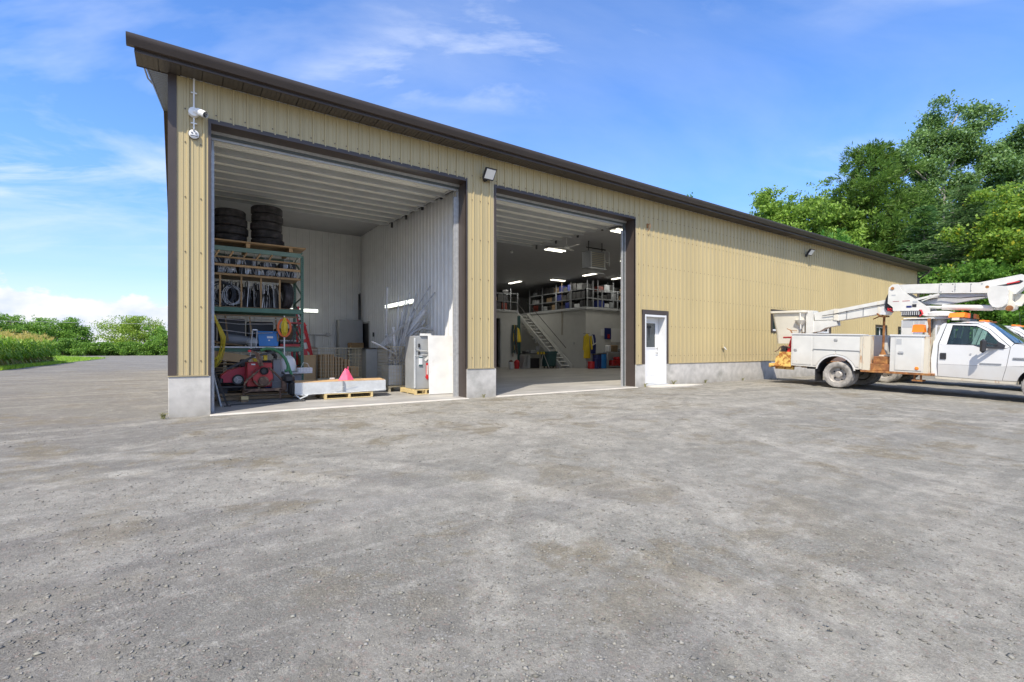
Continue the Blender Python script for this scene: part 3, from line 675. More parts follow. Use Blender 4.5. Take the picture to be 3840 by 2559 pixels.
MB().path([(-.50,2.9,7.2),(-.58,2.7,7.32),(-.62,2.6,7.45),(-.58,2.6,7.55),(-.50,2.7,7.52),(-.46,2.9,7.4)],.006,5).build('cable','grey',an)

# weeds and debris at the foot of the wall
def weed(x,y,n,h,label,seed):
    rs=random.Random(seed); o=thing('weed',label,'weed',(x,y,-.02)); mb=MB()
    for i in range(n):
        a=rs.uniform(0,6.28); l_=h*rs.uniform(.5,1.1); e=(x+math.cos(a)*l_*.7,y+math.sin(a)*l_*.4-.02,l_*.6); m_=(x+math.cos(a)*l_*.3,y+math.sin(a)*l_*.2,l_*.55)
        mb.path([(x+rs.uniform(-.03,.03),y+rs.uniform(-.02,.02),-.02),m_,e],.004,4,False,[.005,.006,.001])
    mb.build('stems','weedmat',o)
M['weedmat']=mat('weed_stems',(.20,.19,.07),.7,var=.3)
weed(12.0,-.16,16,.16,'small dry weed tuft left of the white door step',1); weed(13.42,-.14,22,.22,'dry weed tuft right of the white door step',2); weed(15.2,-.12,14,.16,'thin weed at the foot of the wall below the hose tap',3); weed(17.6,-.10,12,.14,'thin weed by the cracked part of the foundation',4); weed(-.10,-.12,14,.14,'thin weed at the left corner of the foundation',5); weed(6.2,-.10,10,.10,'tiny weed at the pier between the two overhead doors',6)
# ================================================================ vegetation
def unit(n):
    v=RNG.normal(size=(n,3)); return v/np.linalg.norm(v,axis=1)[:,None]
def leaves(P,size,aspect=.6,droop=.0,nrm=None):
    """one folded leaf quad per point"""
    n=len(P); s=(size*(.6+.8*RNG.random(n)))[:,None]
    a=unit(n); a[:,2]-=droop; a/=np.linalg.norm(a,axis=1)[:,None]
    b=unit(n)
    if nrm is not None: b=b*.55+np.cross(a,nrm)
    b-=a*(a*b).sum(1)[:,None]; b/=np.linalg.norm(b,axis=1)[:,None]+1e-9
    V=np.stack([P-a*s*.5,P+b*s*aspect*.5,P+a*s*.55,P-b*s*aspect*.5],1).reshape(-1,3)
    return V,np.arange(4*n).reshape(n,4)
TB=1.85
def tints(n,c1,c2,k=4,dark=0,c3=None,p3=0):
    t=RNG.random(n)[:,None]; c=np.array(c1)*(1-t)+np.array(c2)*t
    if c3 is not None: m_=RNG.random(n)<p3; c[m_]=np.array(c3)
    c=c*(.82+.36*RNG.random(n))[:,None]*TB
    return np.repeat(np.concatenate([c,np.ones((n,1))],1),k,0)
def blob_points(blobs,n,shell=.55):
    w=np.array([b[3]*b[4]*b[5] for b in blobs])**.75; idx=RNG.choice(len(blobs),n,p=w/w.sum()); B=np.array(blobs)[idx]
    d=unit(n); r=1-shell*RNG.random(n)**1.6
    return B[:,:3]+d*B[:,3:6]*r[:,None],d
def trunk(o,x,y,z0,h,r,limbs,m='bark',lean=0):
    mb=MB(); pts=[]; k=7
    for i in range(k+1): t=i/k; pts.append((x+lean*t*h+random.uniform(-.1,.1)*r*3*t,y+random.uniform(-.1,.1)*r*3*t,z0+h*t))
    mb.path(pts,r,8,True,[r*(1.25 if i==0 else 1)*(1-.82*i/k) for i in range(k+1)])
    for (lx,ly,lz,ex,ey,ez) in limbs:
        mid=((lx+ex)/2,(ly+ey)/2,(lz+ez)/2-.06*abs(ez-lz)); mb.path([(lx,ly,lz),mid,(ex,ey,ez)],r*.35,5,True,[r*.42,r*.25,r*.07])
    return mb.build('trunk',m,o)
t0_=46
def btree(name,label,x,y,h,w,nb,nl,size,c1,c2,shape='round',r=.25,m='bark',seed=1,c3=None,p3=0,base=.18,z0=0,group=None,cl=26,csz=.9,flat=.75,lobes=None):
    """broadleaf tree: many clumps of leaves sitting on limbs"""
    global RNG; random.seed(seed); RNG=np.random.default_rng(seed)
    o=thing(name,label,'tree',(x,y,z0),0,group); blobs=[]; limbs=[]
    for i in range(nb):
        t=base+(1-base)*(i+.5)/nb*.97
        if shape=='round': pr=math.sin(PI*min(1,(t-base)/(1-base)*.86+.12))**.7
        elif shape=='col': pr=(.62+.38*math.sin(PI*(t-base)/(1-base)))*(1 if t<.8 else (1-(t-.8)*3.4))
        elif shape=='bush': pr=math.sqrt(max(0,1-((t-base)/(1-base))**2))*1.0
        a=i*2.4+random.uniform(-.5,.5); q=random.uniform(.45,1)*w/2*pr
        bx,by,bz=x+math.cos(a)*q,y+math.sin(a)*q,z0+h*t*.95
        s=random.uniform(.13,.25)*w*(.6+.5*pr); blobs.append((bx,by,bz,s,s,s*flat)); limbs.append((x,y,z0+max(h*(t-.18),h*.08),bx,by,bz))
    if lobes:
        blobs=[];limbs=[]
        for (px,py,s) in lobes:
            lat=(px-lobes[0][0])/1802*t0_; dj=random.uniform(-1.3,1.3); bx=x+.824*lat+dj*.57; by=y-.567*lat+dj*.82; s=s*.86; bz=1.15+(1311-py)/1802*t0_; blobs.append((bx,by,bz,s,s,s*.95)); limbs.append((x,y,bz-3.2,bx,by,bz))
    for i in range(0 if lobes else max(2,nb//6)):
        s=w*.13; blobs.append((x+random.uniform(-.16,.16)*w,y+random.uniform(-.16,.16)*w,z0+h*random.uniform(.5,.93),s,s,s))
    trunk(o,x,y,z0-.1,h*.86,r,limbs[::2],m)
    J=.42 if lobes else .55
    blobs=[(a+random.gauss(0,J)*s1,b+random.gauss(0,J)*s1,c+random.gauss(0,J)*s1,s1*k,s1*k,s3*k) for (a,b,c,s1,s2,s3) in blobs for k in ((.66,.52,.42,.36,.3) if lobes else (.72,.6,.5,.42,.36))]
    nc=nl//cl; C,D=blob_points(blobs,nc,.8)
    P=np.repeat(C,cl,0)+RNG.normal(size=(nc*cl,3))*size*csz*np.array([1.15,1.15,.75])
    keep=P[:,2]<z0+h; P=P[keep]; D=np.repeat(D,cl,0)[keep]
    V,F=leaves(P,size,.62,.3,D)
    npmesh('crown',V,F,'leaf',o,tints(len(P),c1,c2,c3=c3,p3=p3)); return o
def conifer(name,label,x,y,h,w,nl,c1,c2,kind='pine',seed=1,z0=0,r=.3,base=.12,m='bark',group=None,tuft=.5,needle=.22,power=.8):
    global RNG; random.seed(seed); RNG=np.random.default_rng(seed)
    o=thing(name,label,'tree',(x,y,z0),0,group); Cs=[]; Dr=[]; mb=MB()
    mb.path([(x+random.uniform(-.08,.08),y,z0-.1+h*t) for t in (0,.25,.5,.75,.97)],r,8,True,[r*1.2,r*.9,r*.65,r*.4,r*.08])
    whorls=int(h*(1.5 if kind=='pine' else 2.6))
    for i in range(whorls):
        t=base+(1-base)*i/whorls
        L0=w/2*(1-(t-base)/(1-base))**power*(random.uniform(.75,1.1)); 
        if kind=='pine': L0=w/2*min(1,(1.04-(t-base)/(1-base))*1.25)**.75*random.uniform(.6,1.1)
        nbn=random.randint(4,6) if kind=='pine' else random.randint(5,7)
        a0=random.uniform(0,6)
        for j in range(nbn):
            a=a0+j*2*PI/nbn+random.uniform(-.3,.3); L1=L0*random.uniform(.75,1.08)+.15; rise=(random.uniform(.12,.5) if kind=='pine' else random.uniform(-.28,-.02))
            z=z0+h*t; pts=[]; k=max(2,int(L1/(.55 if kind=='pine' else .34)))
            for q in range(k+1):
                f=q/k; pts.append((x+math.cos(a)*L1*f,y+math.sin(a)*L1*f,z+rise*L1*f+( .22*L1*f*f if kind=='pine' else .16*L1*f*f)))
            mb.path([pts[0],pts[len(pts)//2],pts[-1]],.03,4,False,[r*.18,r*.1,.01])
            for q,p in enumerate(pts):
                f=q/k
                if f<.22: continue
                for e in range(3 if kind=='pine' else 3):
                    sp_=L1*.24*(.3+f)
                    c=(p[0]+random.gauss(0,sp_*.6),p[1]+random.gauss(0,sp_*.6),p[2]+random.gauss(0,.10 if kind!='pine' else .22)); Cs.append(c); Dr.append((math.cos(a),math.sin(a),.45 if kind=='pine' else -.1))
    mb.build('trunk',m,o)
    Cs=np.array(Cs); Dr=np.array(Dr); cl=max(6,int(nl/len(Cs)))
    C=np.repeat(Cs,cl,0); D=np.repeat(Dr,cl,0); nrm=unit(len(C))
    if kind=='pine':
        d=nrm+D*.9; d/=np.linalg.norm(d,axis=1)[:,None]; off=d*(tuft*RNG.random(len(C))**.5)[:,None]; P=C+off; a=d
    else:
        P=C+nrm*np.array([tuft,tuft,tuft*.28]); a=nrm*np.array([1,1,.25])+D*.7; a/=np.linalg.norm(a,axis=1)[:,None]
    n=len(P); s=(needle*(.6+.8*RNG.random(n)))[:,None]; b=np.cross(a,unit(n)); b/=np.linalg.norm(b,axis=1)[:,None]+1e-9
    wd=.22
    V=np.stack([P-a*s*.5,P+b*s*wd*.5,P+a*s*.5,P-b*s*wd*.5],1).reshape(-1,3)
    tn=tints(n,c1,c2); npmesh('crown',V,np.arange(4*n).reshape(n,4),'leaf',o,tn); return o
# ---- wood to the right, behind and beside the building
btree('maple_tree','bright light-green maple rising just above the roof ridge left of the big pine',49.9,14.3,17.2,10.5,34,62000,.24,(.10,.17,.02),(.17,.26,.045),seed=11,r=.3,z0=0)
btree('maple_tree','smaller light-green tree filling the gap between the maple and the big pine',52.1,11.5,17.0,8.5,26,44000,.235,(.095,.16,.02),(.16,.24,.04),seed=12,r=.28)
conifer('pine_tree','tall dense dark-green pine with a rounded top over the end of the roof',52.0,7.5,19.4,11.6,100000,(.045,.092,.016),(.092,.155,.026),'pine',seed=3,r=.34,tuft=.60,needle=.36)
LB=[(3540,540,1.4),(3515,400,.6),(3522,445,.8),(3500,490,1.1),(3648,385,.5),(3640,425,.8),(3650,475,1.1),(3690,455,.6),(3600,535,1.2),(3470,545,1.3),(3560,590,1.7),(3650,560,1.6),(3425,610,1.3),(3390,650,1.1),(3480,670,1.7),(3580,690,1.8),(3680,660,1.6),(3715,600,.9),(3430,740,1.6),(3530,780,1.9),(3640,770,1.9),(3720,730,1.3),(3370,600,.6),(3420,540,.7)]
t0_=46
btree('poplar_tree','tallest tree, a blue-green poplar with open upright branches',60.3,4.4,25.4,10.5,50,70000,.225,(.060,.115,.028),(.125,.20,.055),'col',r=.38,m='greybark',seed=24,csz=1.5,c3=(.16,.24,.15),p3=.14,lobes=LB)
LB2=[(3830,570,1.3),(3835,495,.8),(3815,530,.9),(3850,640,1.8),(3770,640,1.0),(3790,710,1.6),(3870,720,2.0),(3750,690,.8),(3900,560,1.5),(3920,650,1.8),(3830,790,1.8)]
btree('poplar_tree','second blue-green poplar at the right picture edge',66.4,.2,22.6,7.5,40,60000,.225,(.060,.115,.028),(.125,.20,.055),'col',r=.34,m='greybark',seed=25,csz=1.5,c3=(.16,.24,.15),p3=.14,lobes=LB2)
conifer('hemlock_tree','feathery layered hemlock standing in front of the tall poplar',48.3,.3,13.4,8.8,60000,(.05,.100,.030),(.105,.165,.055),'spruce',seed=5,r=.22,tuft=.36,needle=.25,m='greybark')
conifer('hemlock_tree','darker pointed hemlock between the big pine and the tall poplar',49.6,3.0,12.8,7.6,44000,(.035,.09,.028),(.08,.15,.045),'spruce',seed=7,r=.2,tuft=.36,needle=.25,m='greybark')
conifer('hemlock_tree','shorter pale hemlock at the foot of the wood near the building corner',43.5,5.0,8.6,6.2,30000,(.045,.105,.030),(.10,.17,.05),'spruce',seed=6,r=.16,tuft=.30,needle=.20,m='greybark')
conifer('pine_tree','bright green young pine whose top shows right of the roof corner',44.8,7.6,10.5,5.8,26000,(.04,.12,.02),(.085,.19,.03),'pine',seed=8,r=.18,tuft=.42,needle=.30)
btree('yellowing_maple_tree','yellow-green maple at the right edge above the truck boom',48.0,-3.3,12.6,8.5,36,60000,.21,(.085,.155,.018),(.145,.215,.025),seed=31,r=.26,c3=(.26,.25,.02),p3=.05,base=.08)
btree('understory_tree','broad dark-green tree behind the hemlocks over the truck cab',53.0,1.5,12.5,9.0,30,34000,.28,(.05,.11,.016),(.09,.17,.028),seed=33,r=.22,base=.08)
btree('understory_tree','low bright-green saplings directly above the lift boom tip',43.8,-1.2,7.0,6.5,26,26000,.20,(.055,.13,.018),(.11,.20,.03),seed=34,r=.12,base=.05)
btree('understory_tree','dark shrubby tree behind the second truck cab',48.0,-7.0,9.0,8.5,28,28000,.25,(.035,.095,.018),(.08,.16,.03),seed=35,r=.16,base=.04)
btree('understory_tree','deep-green thicket tree left of the light bar',45.5,4.0,5.2,8.5,24,24000,.20,(.035,.09,.018),(.07,.14,.03),seed=36,r=.12,base=.02)
btree('background_tree','dark tree filling the wood behind the pine and the poplar',60.5,9.0,15.0,11.0,30,24000,.36,(.04,.095,.016),(.07,.14,.028),seed=37,r=.3,base=.05)
btree('background_tree','dark tree filling the wood behind the yellowing maple',62.0,-2.0,13.5,13.0,30,24000,.36,(.04,.095,.016),(.07,.14,.028),seed=38,r=.3,base=.05)
btree('tree_top','small lone tree top peeping over the middle of the roof',60.6,32.6,23.6,6.0,18,9000,.34,(.05,.12,.03),(.09,.18,.05),seed=39,r=.25,base=.4)
one('dead_trunk',MB().path([(45.0,1.4,4.6),(46.0,.4,6.4),(46.9,-.5,8.1)],.08,6,True,[.11,.09,.03]),'greybark','broken pale leaning trunk caught in the hemlock','fallen trunk')
# ---- hedgerow and trees far to the left
G1=(.075,.15,.022); G2=(.15,.25,.045)
left=[(-38.5,112,9.3,8.5,'tall bushy tree at the left picture edge behind the corn'),(-31.5,116,9.8,8.5,'tallest tree of the far left row, above the corn'),(-26.2,117,7.9,7.5,'middle tree of the far row above the right end of the corn'),
      (-22.0,118,7.3,6.5,'tree of the far row just right of the corn'),(-18.0,119,7.6,5.5,'open-crowned last tree of the left row, with leaf tufts against the cloud')]
for i,(x,y,h,w,lb) in enumerate(left): btree('hedgerow_tree',lb,x,y,h,w,20,11000,.30,G1,G2,seed=50+i,r=.2,base=.08,cl=18,csz=1.3)
btree('round_tree','round olive-green tree standing alone beyond the driveway left of the building',-8.2,116.5,8.1,8.6,34,15000,.27,(.11,.18,.022),(.20,.26,.04),'round',seed=60,r=.2,base=.12,cl=16,csz=1.5)
btree('hedgerow_tree','small tree meeting the left wall of the building',-3.2,114,6.0,5.5,16,9000,.28,G1,G2,seed=61,r=.15,base=.1)
bs=[(-40,108,3.4,7),(-34,107,3.2,6),(-28.5,108,3.2,6),(-24.5,107,3.0,5),(-20.8,107,2.8,4.4),(-17.4,107,3.2,4.6),(-14.2,107,2.5,4.2),(-11.2,107,2.5,4.2),(-8.2,107,2.6,4),(-5.4,107,2.6,4),(-2.6,107,4.0,4.6),(.3,107,3.8,4.4)]
wh=['at the far left edge behind the corn','second from the left edge behind the corn','behind the middle of the corn','behind the right end of the corn','at the back of the grass wedge','tallest of the hedge between the corn and the round tree','just left of the gap below the clouds','below the gap between the trees','under the left side of the round tree','under the right side of the round tree','between the round tree and the building wall','last before the building wall']
for i,((x,y,h,w),lb) in enumerate(zip(bs,wh)): btree('hedge_bush','leafy green bush '+lb,x,y,h,w,12,6500,.24,(.06,.125,.018),(.125,.22,.03),'bush',seed=70+i,r=.07,base=.02,cl=16,group='bushes along the far edge of the yard')
for o in [q for q in bpy.data.objects if q.get('group')=='bushes along the far edge of the yard']: o['category']='bush'
# ---- corn
random.seed(5); RNG=np.random.default_rng(5)
def cornplant(rs):
    V=[];F=[];T=[]
    h=rs.uniform(1.75,2.1)
    def q4(a,b,c,d,col):
        n=len(V); V.extend([a,b,c,d]); F.append((n,n+1,n+2,n+3)); T.extend([col]*4)
    g=(.18,.34,.04)
    q4((-.014,0,0),(.014,0,0),(.008,0,h),(-.008,0,h),g); q4((0,-.014,0),(0,.014,0),(0,.008,h),(0,-.008,h),g)
    for k in range(11):
        z=.15+h*.80*k/11; a=k*PI+rs.uniform(-.7,.7); L_=rs.uniform(.5,.85)*(1 if k<8 else .75); w=.045; k1=rs.uniform(.8,1.25)
        col=(.20*k1,.36*k1,.035) if k>2 else (.34,.29,.08)
        if rs.random()<.25: col=(.36,.50,.09)
        ca,sa=math.cos(a),math.sin(a); pr=[(0,0),(L_*.33,.26),(L_*.68,.24),(L_,-.02)] if k>2 else [(0,0),(L_*.2,.1),(L_*.4,-.1),(L_*.5,-.35)]
        for i in range(3):
            (r0,d0),(r1,d1)=pr[i],pr[i+1]; w0=w*(1,1.1,.8,.0)[i]; w1=w*(1,1.1,.8,.1)[i+1]
            q4((ca*r0-sa*w0,sa*r0+ca*w0,max(.02,z+d0)),(ca*r0+sa*w0,sa*r0-ca*w0,max(.02,z+d0)),(ca*r1+sa*w1,sa*r1-ca*w1,max(.02,z+d1)),(ca*r1-sa*w1,sa*r1+ca*w1,max(.02,z+d1)),col)
    for k in range(7):
        a=k*.9+rs.uniform(-.2,.2); e=.14 if k else .0; ca,sa=math.cos(a),math.sin(a); c=(.62,.50,.14)
        q4((-.006,0,h-.02),(.006,0,h-.02),(ca*e+.008,sa*e,h+.26),(ca*e-.008,sa*e,h+.26),c)
    return np.array(V,dtype=float),np.array(F),np.array([(*t,1) for t in T])
tpl=[cornplant(random.Random(i)) for i in range(8)]; VV=[];FF=[];TT=[];off=0
def cornedge(y): return -8.9-.0*(y-30)
for row in range(30):
    for k in range(int(30/.2)):
        if row<13: X=cornedge(0)-row*.62; Y=26+k*.165   # rows running away from the yard
        else: 
            continue
        if X<-40 or Y>46.0 or Y<27.5-(0): continue
        Vt,Ft,Tt=random.choice(tpl); a=random.uniform(0,6.28); s=random.uniform(.9,1.08); c_,s_=math.cos(a),math.sin(a); jx,jy=random.gauss(0,.06),random.gauss(0,.04)
        v=Vt.copy(); v[:,0],v[:,1]=(Vt[:,0]*c_-Vt[:,1]*s_)*s+X+jx,(Vt[:,0]*s_+Vt[:,1]*c_)*s+Y+jy; v[:,2]*=s
        VV.append(v);FF.append(Ft+off);t=Tt.copy();t[:,:3]*=random.uniform(.85,1.15);TT.append(t);off+=len(v)
npmesh('corn_field',np.concatenate(VV),np.concatenate(FF),'leaf',None,np.concatenate(TT),kind='stuff',label='dense stand of tall green corn with golden tassels beside the driveway',cat='corn')
# field soil, grass verge and wedge
M['grassbase']=mat('grass_ground',(.085,.155,.02),.9,var=.3,vs=1.2,c2=(.19,.24,.03),cs=.8,ct=.5,cw=.3)
MB().prism([(-8.2,27.2),(-7.95,40),(-7.7,69),(-9.5,78),(-18,102),(-70,100),(-70,27.2)],'z',-.03,.012).build('grass_verge','grassbase',None,kind='structure')
MB().prism([(-900,109),(900,109),(900,900),(-900,900)],'z',-.02,.03).build('meadow','grassbase',None,kind='structure')
gx_=np.concatenate([np.arange(39.5,60,2.),[70,100,150,220]]); gy_=np.concatenate([[-70,-40],np.arange(-26,60,2.),[80,120]]); V,F=grid(gx_,gy_); V[:,0]+=1.2*np.sin(V[:,1]*.35)*(V[:,0]<40); V[:,2]+=.03; npmesh('wood_floor',V,F,'grassbase',kind='structure')
btree('understory_tree','leafy tree past the right picture edge beyond the trucks',47.5,-13,9.5,8.5,28,24000,.25,(.05,.11,.016),(.09,.17,.028),seed=41,r=.18,base=.05)
btree('understory_tree','second leafy tree past the right picture edge',51.0,-20,11,9.5,28,24000,.28,(.05,.11,.016),(.09,.17,.028),seed=42,r=.18,base=.05)
n=26000; gy=27.3+76*RNG.random(n)**1.3; gx=-7.9-.4*RNG.random(n)-RNG.random(n)*np.where(gy>46,8+.14*(gy-46),.7)
okk=~((gy>76)&(gx>-8-(gy-74)*.36)); gx,gy=gx[okk],gy[okk]; n=len(gx)
P=np.stack([gx,gy,np.full(n,.0)],1); a=unit(n); a[:,2]=1.6; hh=(.10+.16*RNG.random(n))[:,None]; b=unit(n)*.02; b[:,2]=0
V=np.stack([P-b,P+b,P+a*hh*.6],1).reshape(-1,3)
npmesh('verge_grass',V,np.arange(3*n).reshape(n,3),'leaf',None,tints(n,(.10,.20,.02),(.24,.32,.03),3),kind='stuff',label='bright short grass on the wedge between the corn and the driveway',cat='grass')
one('overhead_wire',MB().path([(-70+t*10,88,6.1-1.6*math.sin(PI*min(1,max(0,t/9.)))*.4-.05*t) for t in range(10)],.018,4),'ltgrey','thin overhead cable crossing in front of the far left trees','cable')
# ================================================================ trucks
def glassmat():
    m=bpy.data.materials.new('car_glass'); m.use_nodes=True; t=m.node_tree; n=t.nodes; l=t.links; n.remove(n['Principled BSDF'])
    a=n.new('ShaderNodeBsdfTransparent'); a.inputs[0].default_value=(.70,.80,.76,1); b=n.new('ShaderNodeBsdfGlossy'); b.inputs['Roughness'].default_value=.02; b.inputs[0].default_value=(.9,.97,.95,1)
    lw=n.new('ShaderNodeFresnel'); lw.inputs[0].default_value=1.5; mx=n.new('ShaderNodeMixShader'); l.new(lw.outputs[0],mx.inputs[0]); l.new(a.outputs[0],mx.inputs[1]); l.new(b.outputs[0],mx.inputs[2]); l.new(mx.outputs[0],n['Material Output'].inputs[0]); return m
M['carglass']=glassmat()
def SP(p): return [(-s,z) for s,z in p]
def cw(z):
    K=[(.40,.93),(.55,.945),(.86,.99),(.90,1.0),(1.30,1.0),(1.40,.985),(2.0,.80),(2.1,.78)]
    for (a,b),(c,d) in zip(K,K[1:]):
        if z<=c: return b+(d-b)*max(0,(z-a))/(c-a)
    return K[-1][1]
def side(mb,poly,th=.04,sg=-1,off=0):
    n=len(poly); b=len(mb.v)
    for s,z in poly: mb.v.append((sg*(cw(z)+off),-s,z))
    for s,z in poly: mb.v.append((sg*(cw(z)+off-th),-s,z))
    mb.f.append(tuple(b+i for i in range(n))); mb.f.append(tuple(b+n+i for i in range(n))[::-1])
    for i in range(n): j=(i+1)%n; mb.f.append((b+i,b+j,b+n+j,b+n+i))
    return mb
def arc(cs,cz,r,a0,a1,n=14): return [(cs+r*math.cos(R(a0+(a1-a0)*i/n)),cz+r*math.sin(R(a0+(a1-a0)*i/n))) for i in range(n+1)]
def T(mb,name,m,p,**k): k.setdefault('sm',30); return mb.build(name,m,p,local=True,**k)
def wheel(root,x,s,front,sg):
    o=thing_part=MB().lathe([(.10,-.05*sg),(.06,-.06*sg),(0,-.06*sg)],12,(x,-s,.405),'x'); hub=T(o,'wheel','rim',root)
    ty=[(.25,-.10),(.30,-.125),(.36,-.13),(.392,-.118),(.406,-.085)]
    for k in (-.05,-.02,.02,.05): ty+=[(.407,k-.012),(.399,k-.006),(.399,k+.006),(.407,k+.012)]
    ty+=[(.406,.085),(.392,.118),(.36,.13),(.30,.125),(.25,.10)]
    T(MB().lathe(ty,40,(x,-s,.405),'x'),'tyre','dusty',hub)
    if front: pr=[(.255,.105),(.245,.095),(.235,.05),(.20,.03),(.16,.075),(.10,.10),(.08,.13),(.07,.16),(0,.165)]
    else: pr=[(.255,.105),(.245,.095),(.236,.04),(.225,-.02),(.20,-.055),(.12,-.055),(.11,-.02),(.105,.03),(.08,.055),(0,.06)]
    T(MB().lathe([(a,b*sg) for a,b in pr],32,(x,-s,.405),'x'),'rim','rim',hub)
    mb=MB()
    for k in range(5):
        a=k*2*PI/5+.5; c=(x+sg*((.052) if front else -.050),-s+.168*math.cos(a),.405+.168*math.sin(a)); mb.lathe([(.026,-.004*sg),(.026,.006*sg),(0,.006*sg)],10,c,'x')
    T(mb,'rim_holes','black',hub,kind='stuff')
def cab(t):
    P='paint'
    for sg in (-1,1):
        mb=MB(); side(mb,[(2.22,.55),(2.352,.53),(2.352,.86),(2.352,1.40),(2.352,1.44),(2.47,1.96),(2.45,1.99),(2.37,1.95),(2.25,1.44),(2.215,1.0)],.05,sg); T(mb,'cab_corner',P,t)
        d=MB(); side(d,[(2.362,.535),(3.612,.505),(3.685,.86),(2.362,.86)],.04,sg); side(d,[(2.362,.865),(3.686,.865),(3.742,1.355),(3.66,1.315),(3.2,1.335),(3.06,1.395),(2.372,1.40)],.04,sg)
        side(d,[(2.372,1.405),(2.53,1.40),(2.60,1.93),(2.49,1.965)],.035,sg); side(d,[(2.492,1.965),(2.60,1.93),(3.08,1.90),(3.11,1.945)],.035,sg)
        side(d,[(3.11,1.945),(3.08,1.90),(3.30,1.76),(3.66,1.33),(3.738,1.36),(3.345,1.80)],.035,sg)
        door=T(d,'door',P,t,sm=20)
        g_=MB(); side(g_,[(2.53,1.40),(3.06,1.395),(3.2,1.335),(3.66,1.32),(3.30,1.76),(3.08,1.90),(2.60,1.93)],.006,sg,-.018); T(g_,'side_window','carglass',door,sm=0)
        gs=MB(); pts=[(2.535,1.402),(3.06,1.397),(3.2,1.338),(3.655,1.325),(3.30,1.755),(3.08,1.895),(2.605,1.925)]
        gs.path([(sg*(cw(z)-.006),-s,z) for s,z in pts],.012,5,closed=True); T(gs,'window_seal','black',door)
        T(MB().box(sg*(cw(1.08)+.001),sg*(cw(1.08)+.016),-2.405,-2.535,1.00,1.17,.01),'door_handle','black',door)
        T(MB().box(sg*1.0,sg*1.008,-3.20,-3.60,.905,.935),'door_badge','grey',door)
        T(MB().lathe([(0,.006*sg),(.02,.006*sg),(.02,0)],10,(sg*1.0,-3.02,1.16),'x'),'lock','galv',door)
        mi=MB().box(sg*1.20,sg*1.36,-3.25,-3.36,1.20,1.55,.05); mir=T(mi,'side_mirror','black',door)
        mb=MB(); side(mb,[(3.45,1.32),(3.64,1.31),(3.66,1.40),(3.52,1.50)],.03,sg,.02); mb.beam((sg*.98,-3.55,1.345),(sg*1.24,-3.32,1.34),.05,.06); mb.beam((sg*.98,-3.52,1.40),(sg*1.22,-3.32,1.46),.03,.035); T(mb,'mirror_arm','black',mir)
        mb=MB(); side(mb,[(3.112,1.955),(3.352,1.81),(3.752,1.37),(3.80,1.45),(3.42,1.86),(3.25,1.99)],.05,sg); T(mb,'windshield_pillar',P,t)
        # front fender with its arch
        f=MB(); pts=[(3.622,.505)]+[(a,b) for a,b in arc(4.36,.42,.49,170,10) ]+[(5.05,.52),(5.1,.60),(5.12,.87)]
        f1=[(3.622,.51),(3.88,.51)]+arc(4.36,.42,.49,169,66,9)+[(4.56,.868),(3.70,.868)]
        f1=[(3.622,.51)]+arc(4.36,.42,.49,169,69,9)+[(3.696,.877)]
        f2=arc(4.36,.42,.49,69,11,6)+[(5.05,.52),(5.12,.62),(5.12,.877)]
        side(f,f1,.04,sg); side(f,f2,.04,sg)
        side(f,[(3.697,.878),(4.535,.878),(5.12,.878),(5.12,1.12),(5.0,1.22),(3.82,1.44),(3.755,1.372)],.05,sg)
        fe=T(f,'fender',P,t,sm=20)
        a=MB(); 
        pr=arc(4.36,.42,.50,180,0,20); pr2=arc(4.36,.42,.47,180,0,20)
        for i in range(20): a.add([(sg*.985,-pr2[i][0],pr2[i][1]),(sg*.985,-pr2[i+1][0],pr2[i+1][1]),(sg*.55,-pr2[i+1][0],pr2[i+1][1]),(sg*.55,-pr2[i][0],pr2[i][1])],[(0,1,2,3)])
        T(a,'wheel_liner','black',fe)
        T(MB().box(sg*1.0,sg*1.012,-3.80,-4.12,1.045,1.10,.006),'fender_badge','grey',fe)
        T(MB().box(sg*.9,sg*1.0,-5.10,-5.17,.82,1.12,.02),'headlight','chrome',t)
        mb=MB(); side(mb,[(2.30,.46),(3.9,.43),(3.9,.505),(2.30,.53)],.06,sg,-.01); T(mb,'rocker_panel','edgepaint',t)
        wheel(t,sg*.86,4.36,True,sg)
    xs_=np.linspace(-1,1,9)
    mb=MB(); st=[(2.36,1.93,.80),(2.44,2.00,.80),(2.62,2.03,.80),(2.9,2.035,.795),(3.15,2.015,.79),(3.28,1.985,.77)]
    for s,z,w in st:
        for q in xs_: mb.v.append((q*w,-s,z-.055*abs(q)**4+.01*(1-q*q)-.0))
    for i in range(len(st)-1):
        for k in range(8): mb.f.append((i*9+k,i*9+k+1,(i+1)*9+k+1,(i+1)*9+k))
    rf=T(mb,'roof','paint',t,sm=60)
    mb=MB(); rows=[]
    for j in range(5):
        f=j/4; s=3.275+f*.56; z=1.985-f*.545; w=.745+f*.165
        for q in xs_: mb.v.append((q*w,-(s+.10*(1-q*q)*(.4+.6*f)),z))
    for i in range(4):
        for k in range(8): mb.f.append((i*9+k,i*9+k+1,(i+1)*9+k+1,(i+1)*9+k))
    ws=T(mb,'windshield','carglass',t,sm=60)
    T(MB().path([(q*.90,-(3.84+.10*(1-q*q)),1.445) for q in xs_],.03,6),'cowl','black',t)
    T(MB().path([(-.7,-3.98,1.47),(-.3,-3.90,1.56),(-.05,-3.80,1.64)],.008,5),'wiper','black',ws)
    mb=MB(); st=[(3.80,1.435,.965),(3.95,1.425,.972),(4.3,1.375,.985),(4.7,1.30,.99),(5.0,1.235,.99),(5.13,1.12,.985)]
    for s,z,w in st:
        for q in xs_: mb.v.append((q*w,-s,z+.05*(1-q*q)-.0))
    for i in range(len(st)-1):
        for k in range(8): mb.f.append((i*9+k,i*9+k+1,(i+1)*9+k+1,(i+1)*9+k))
    T(mb,'hood','paint',t,sm=60)
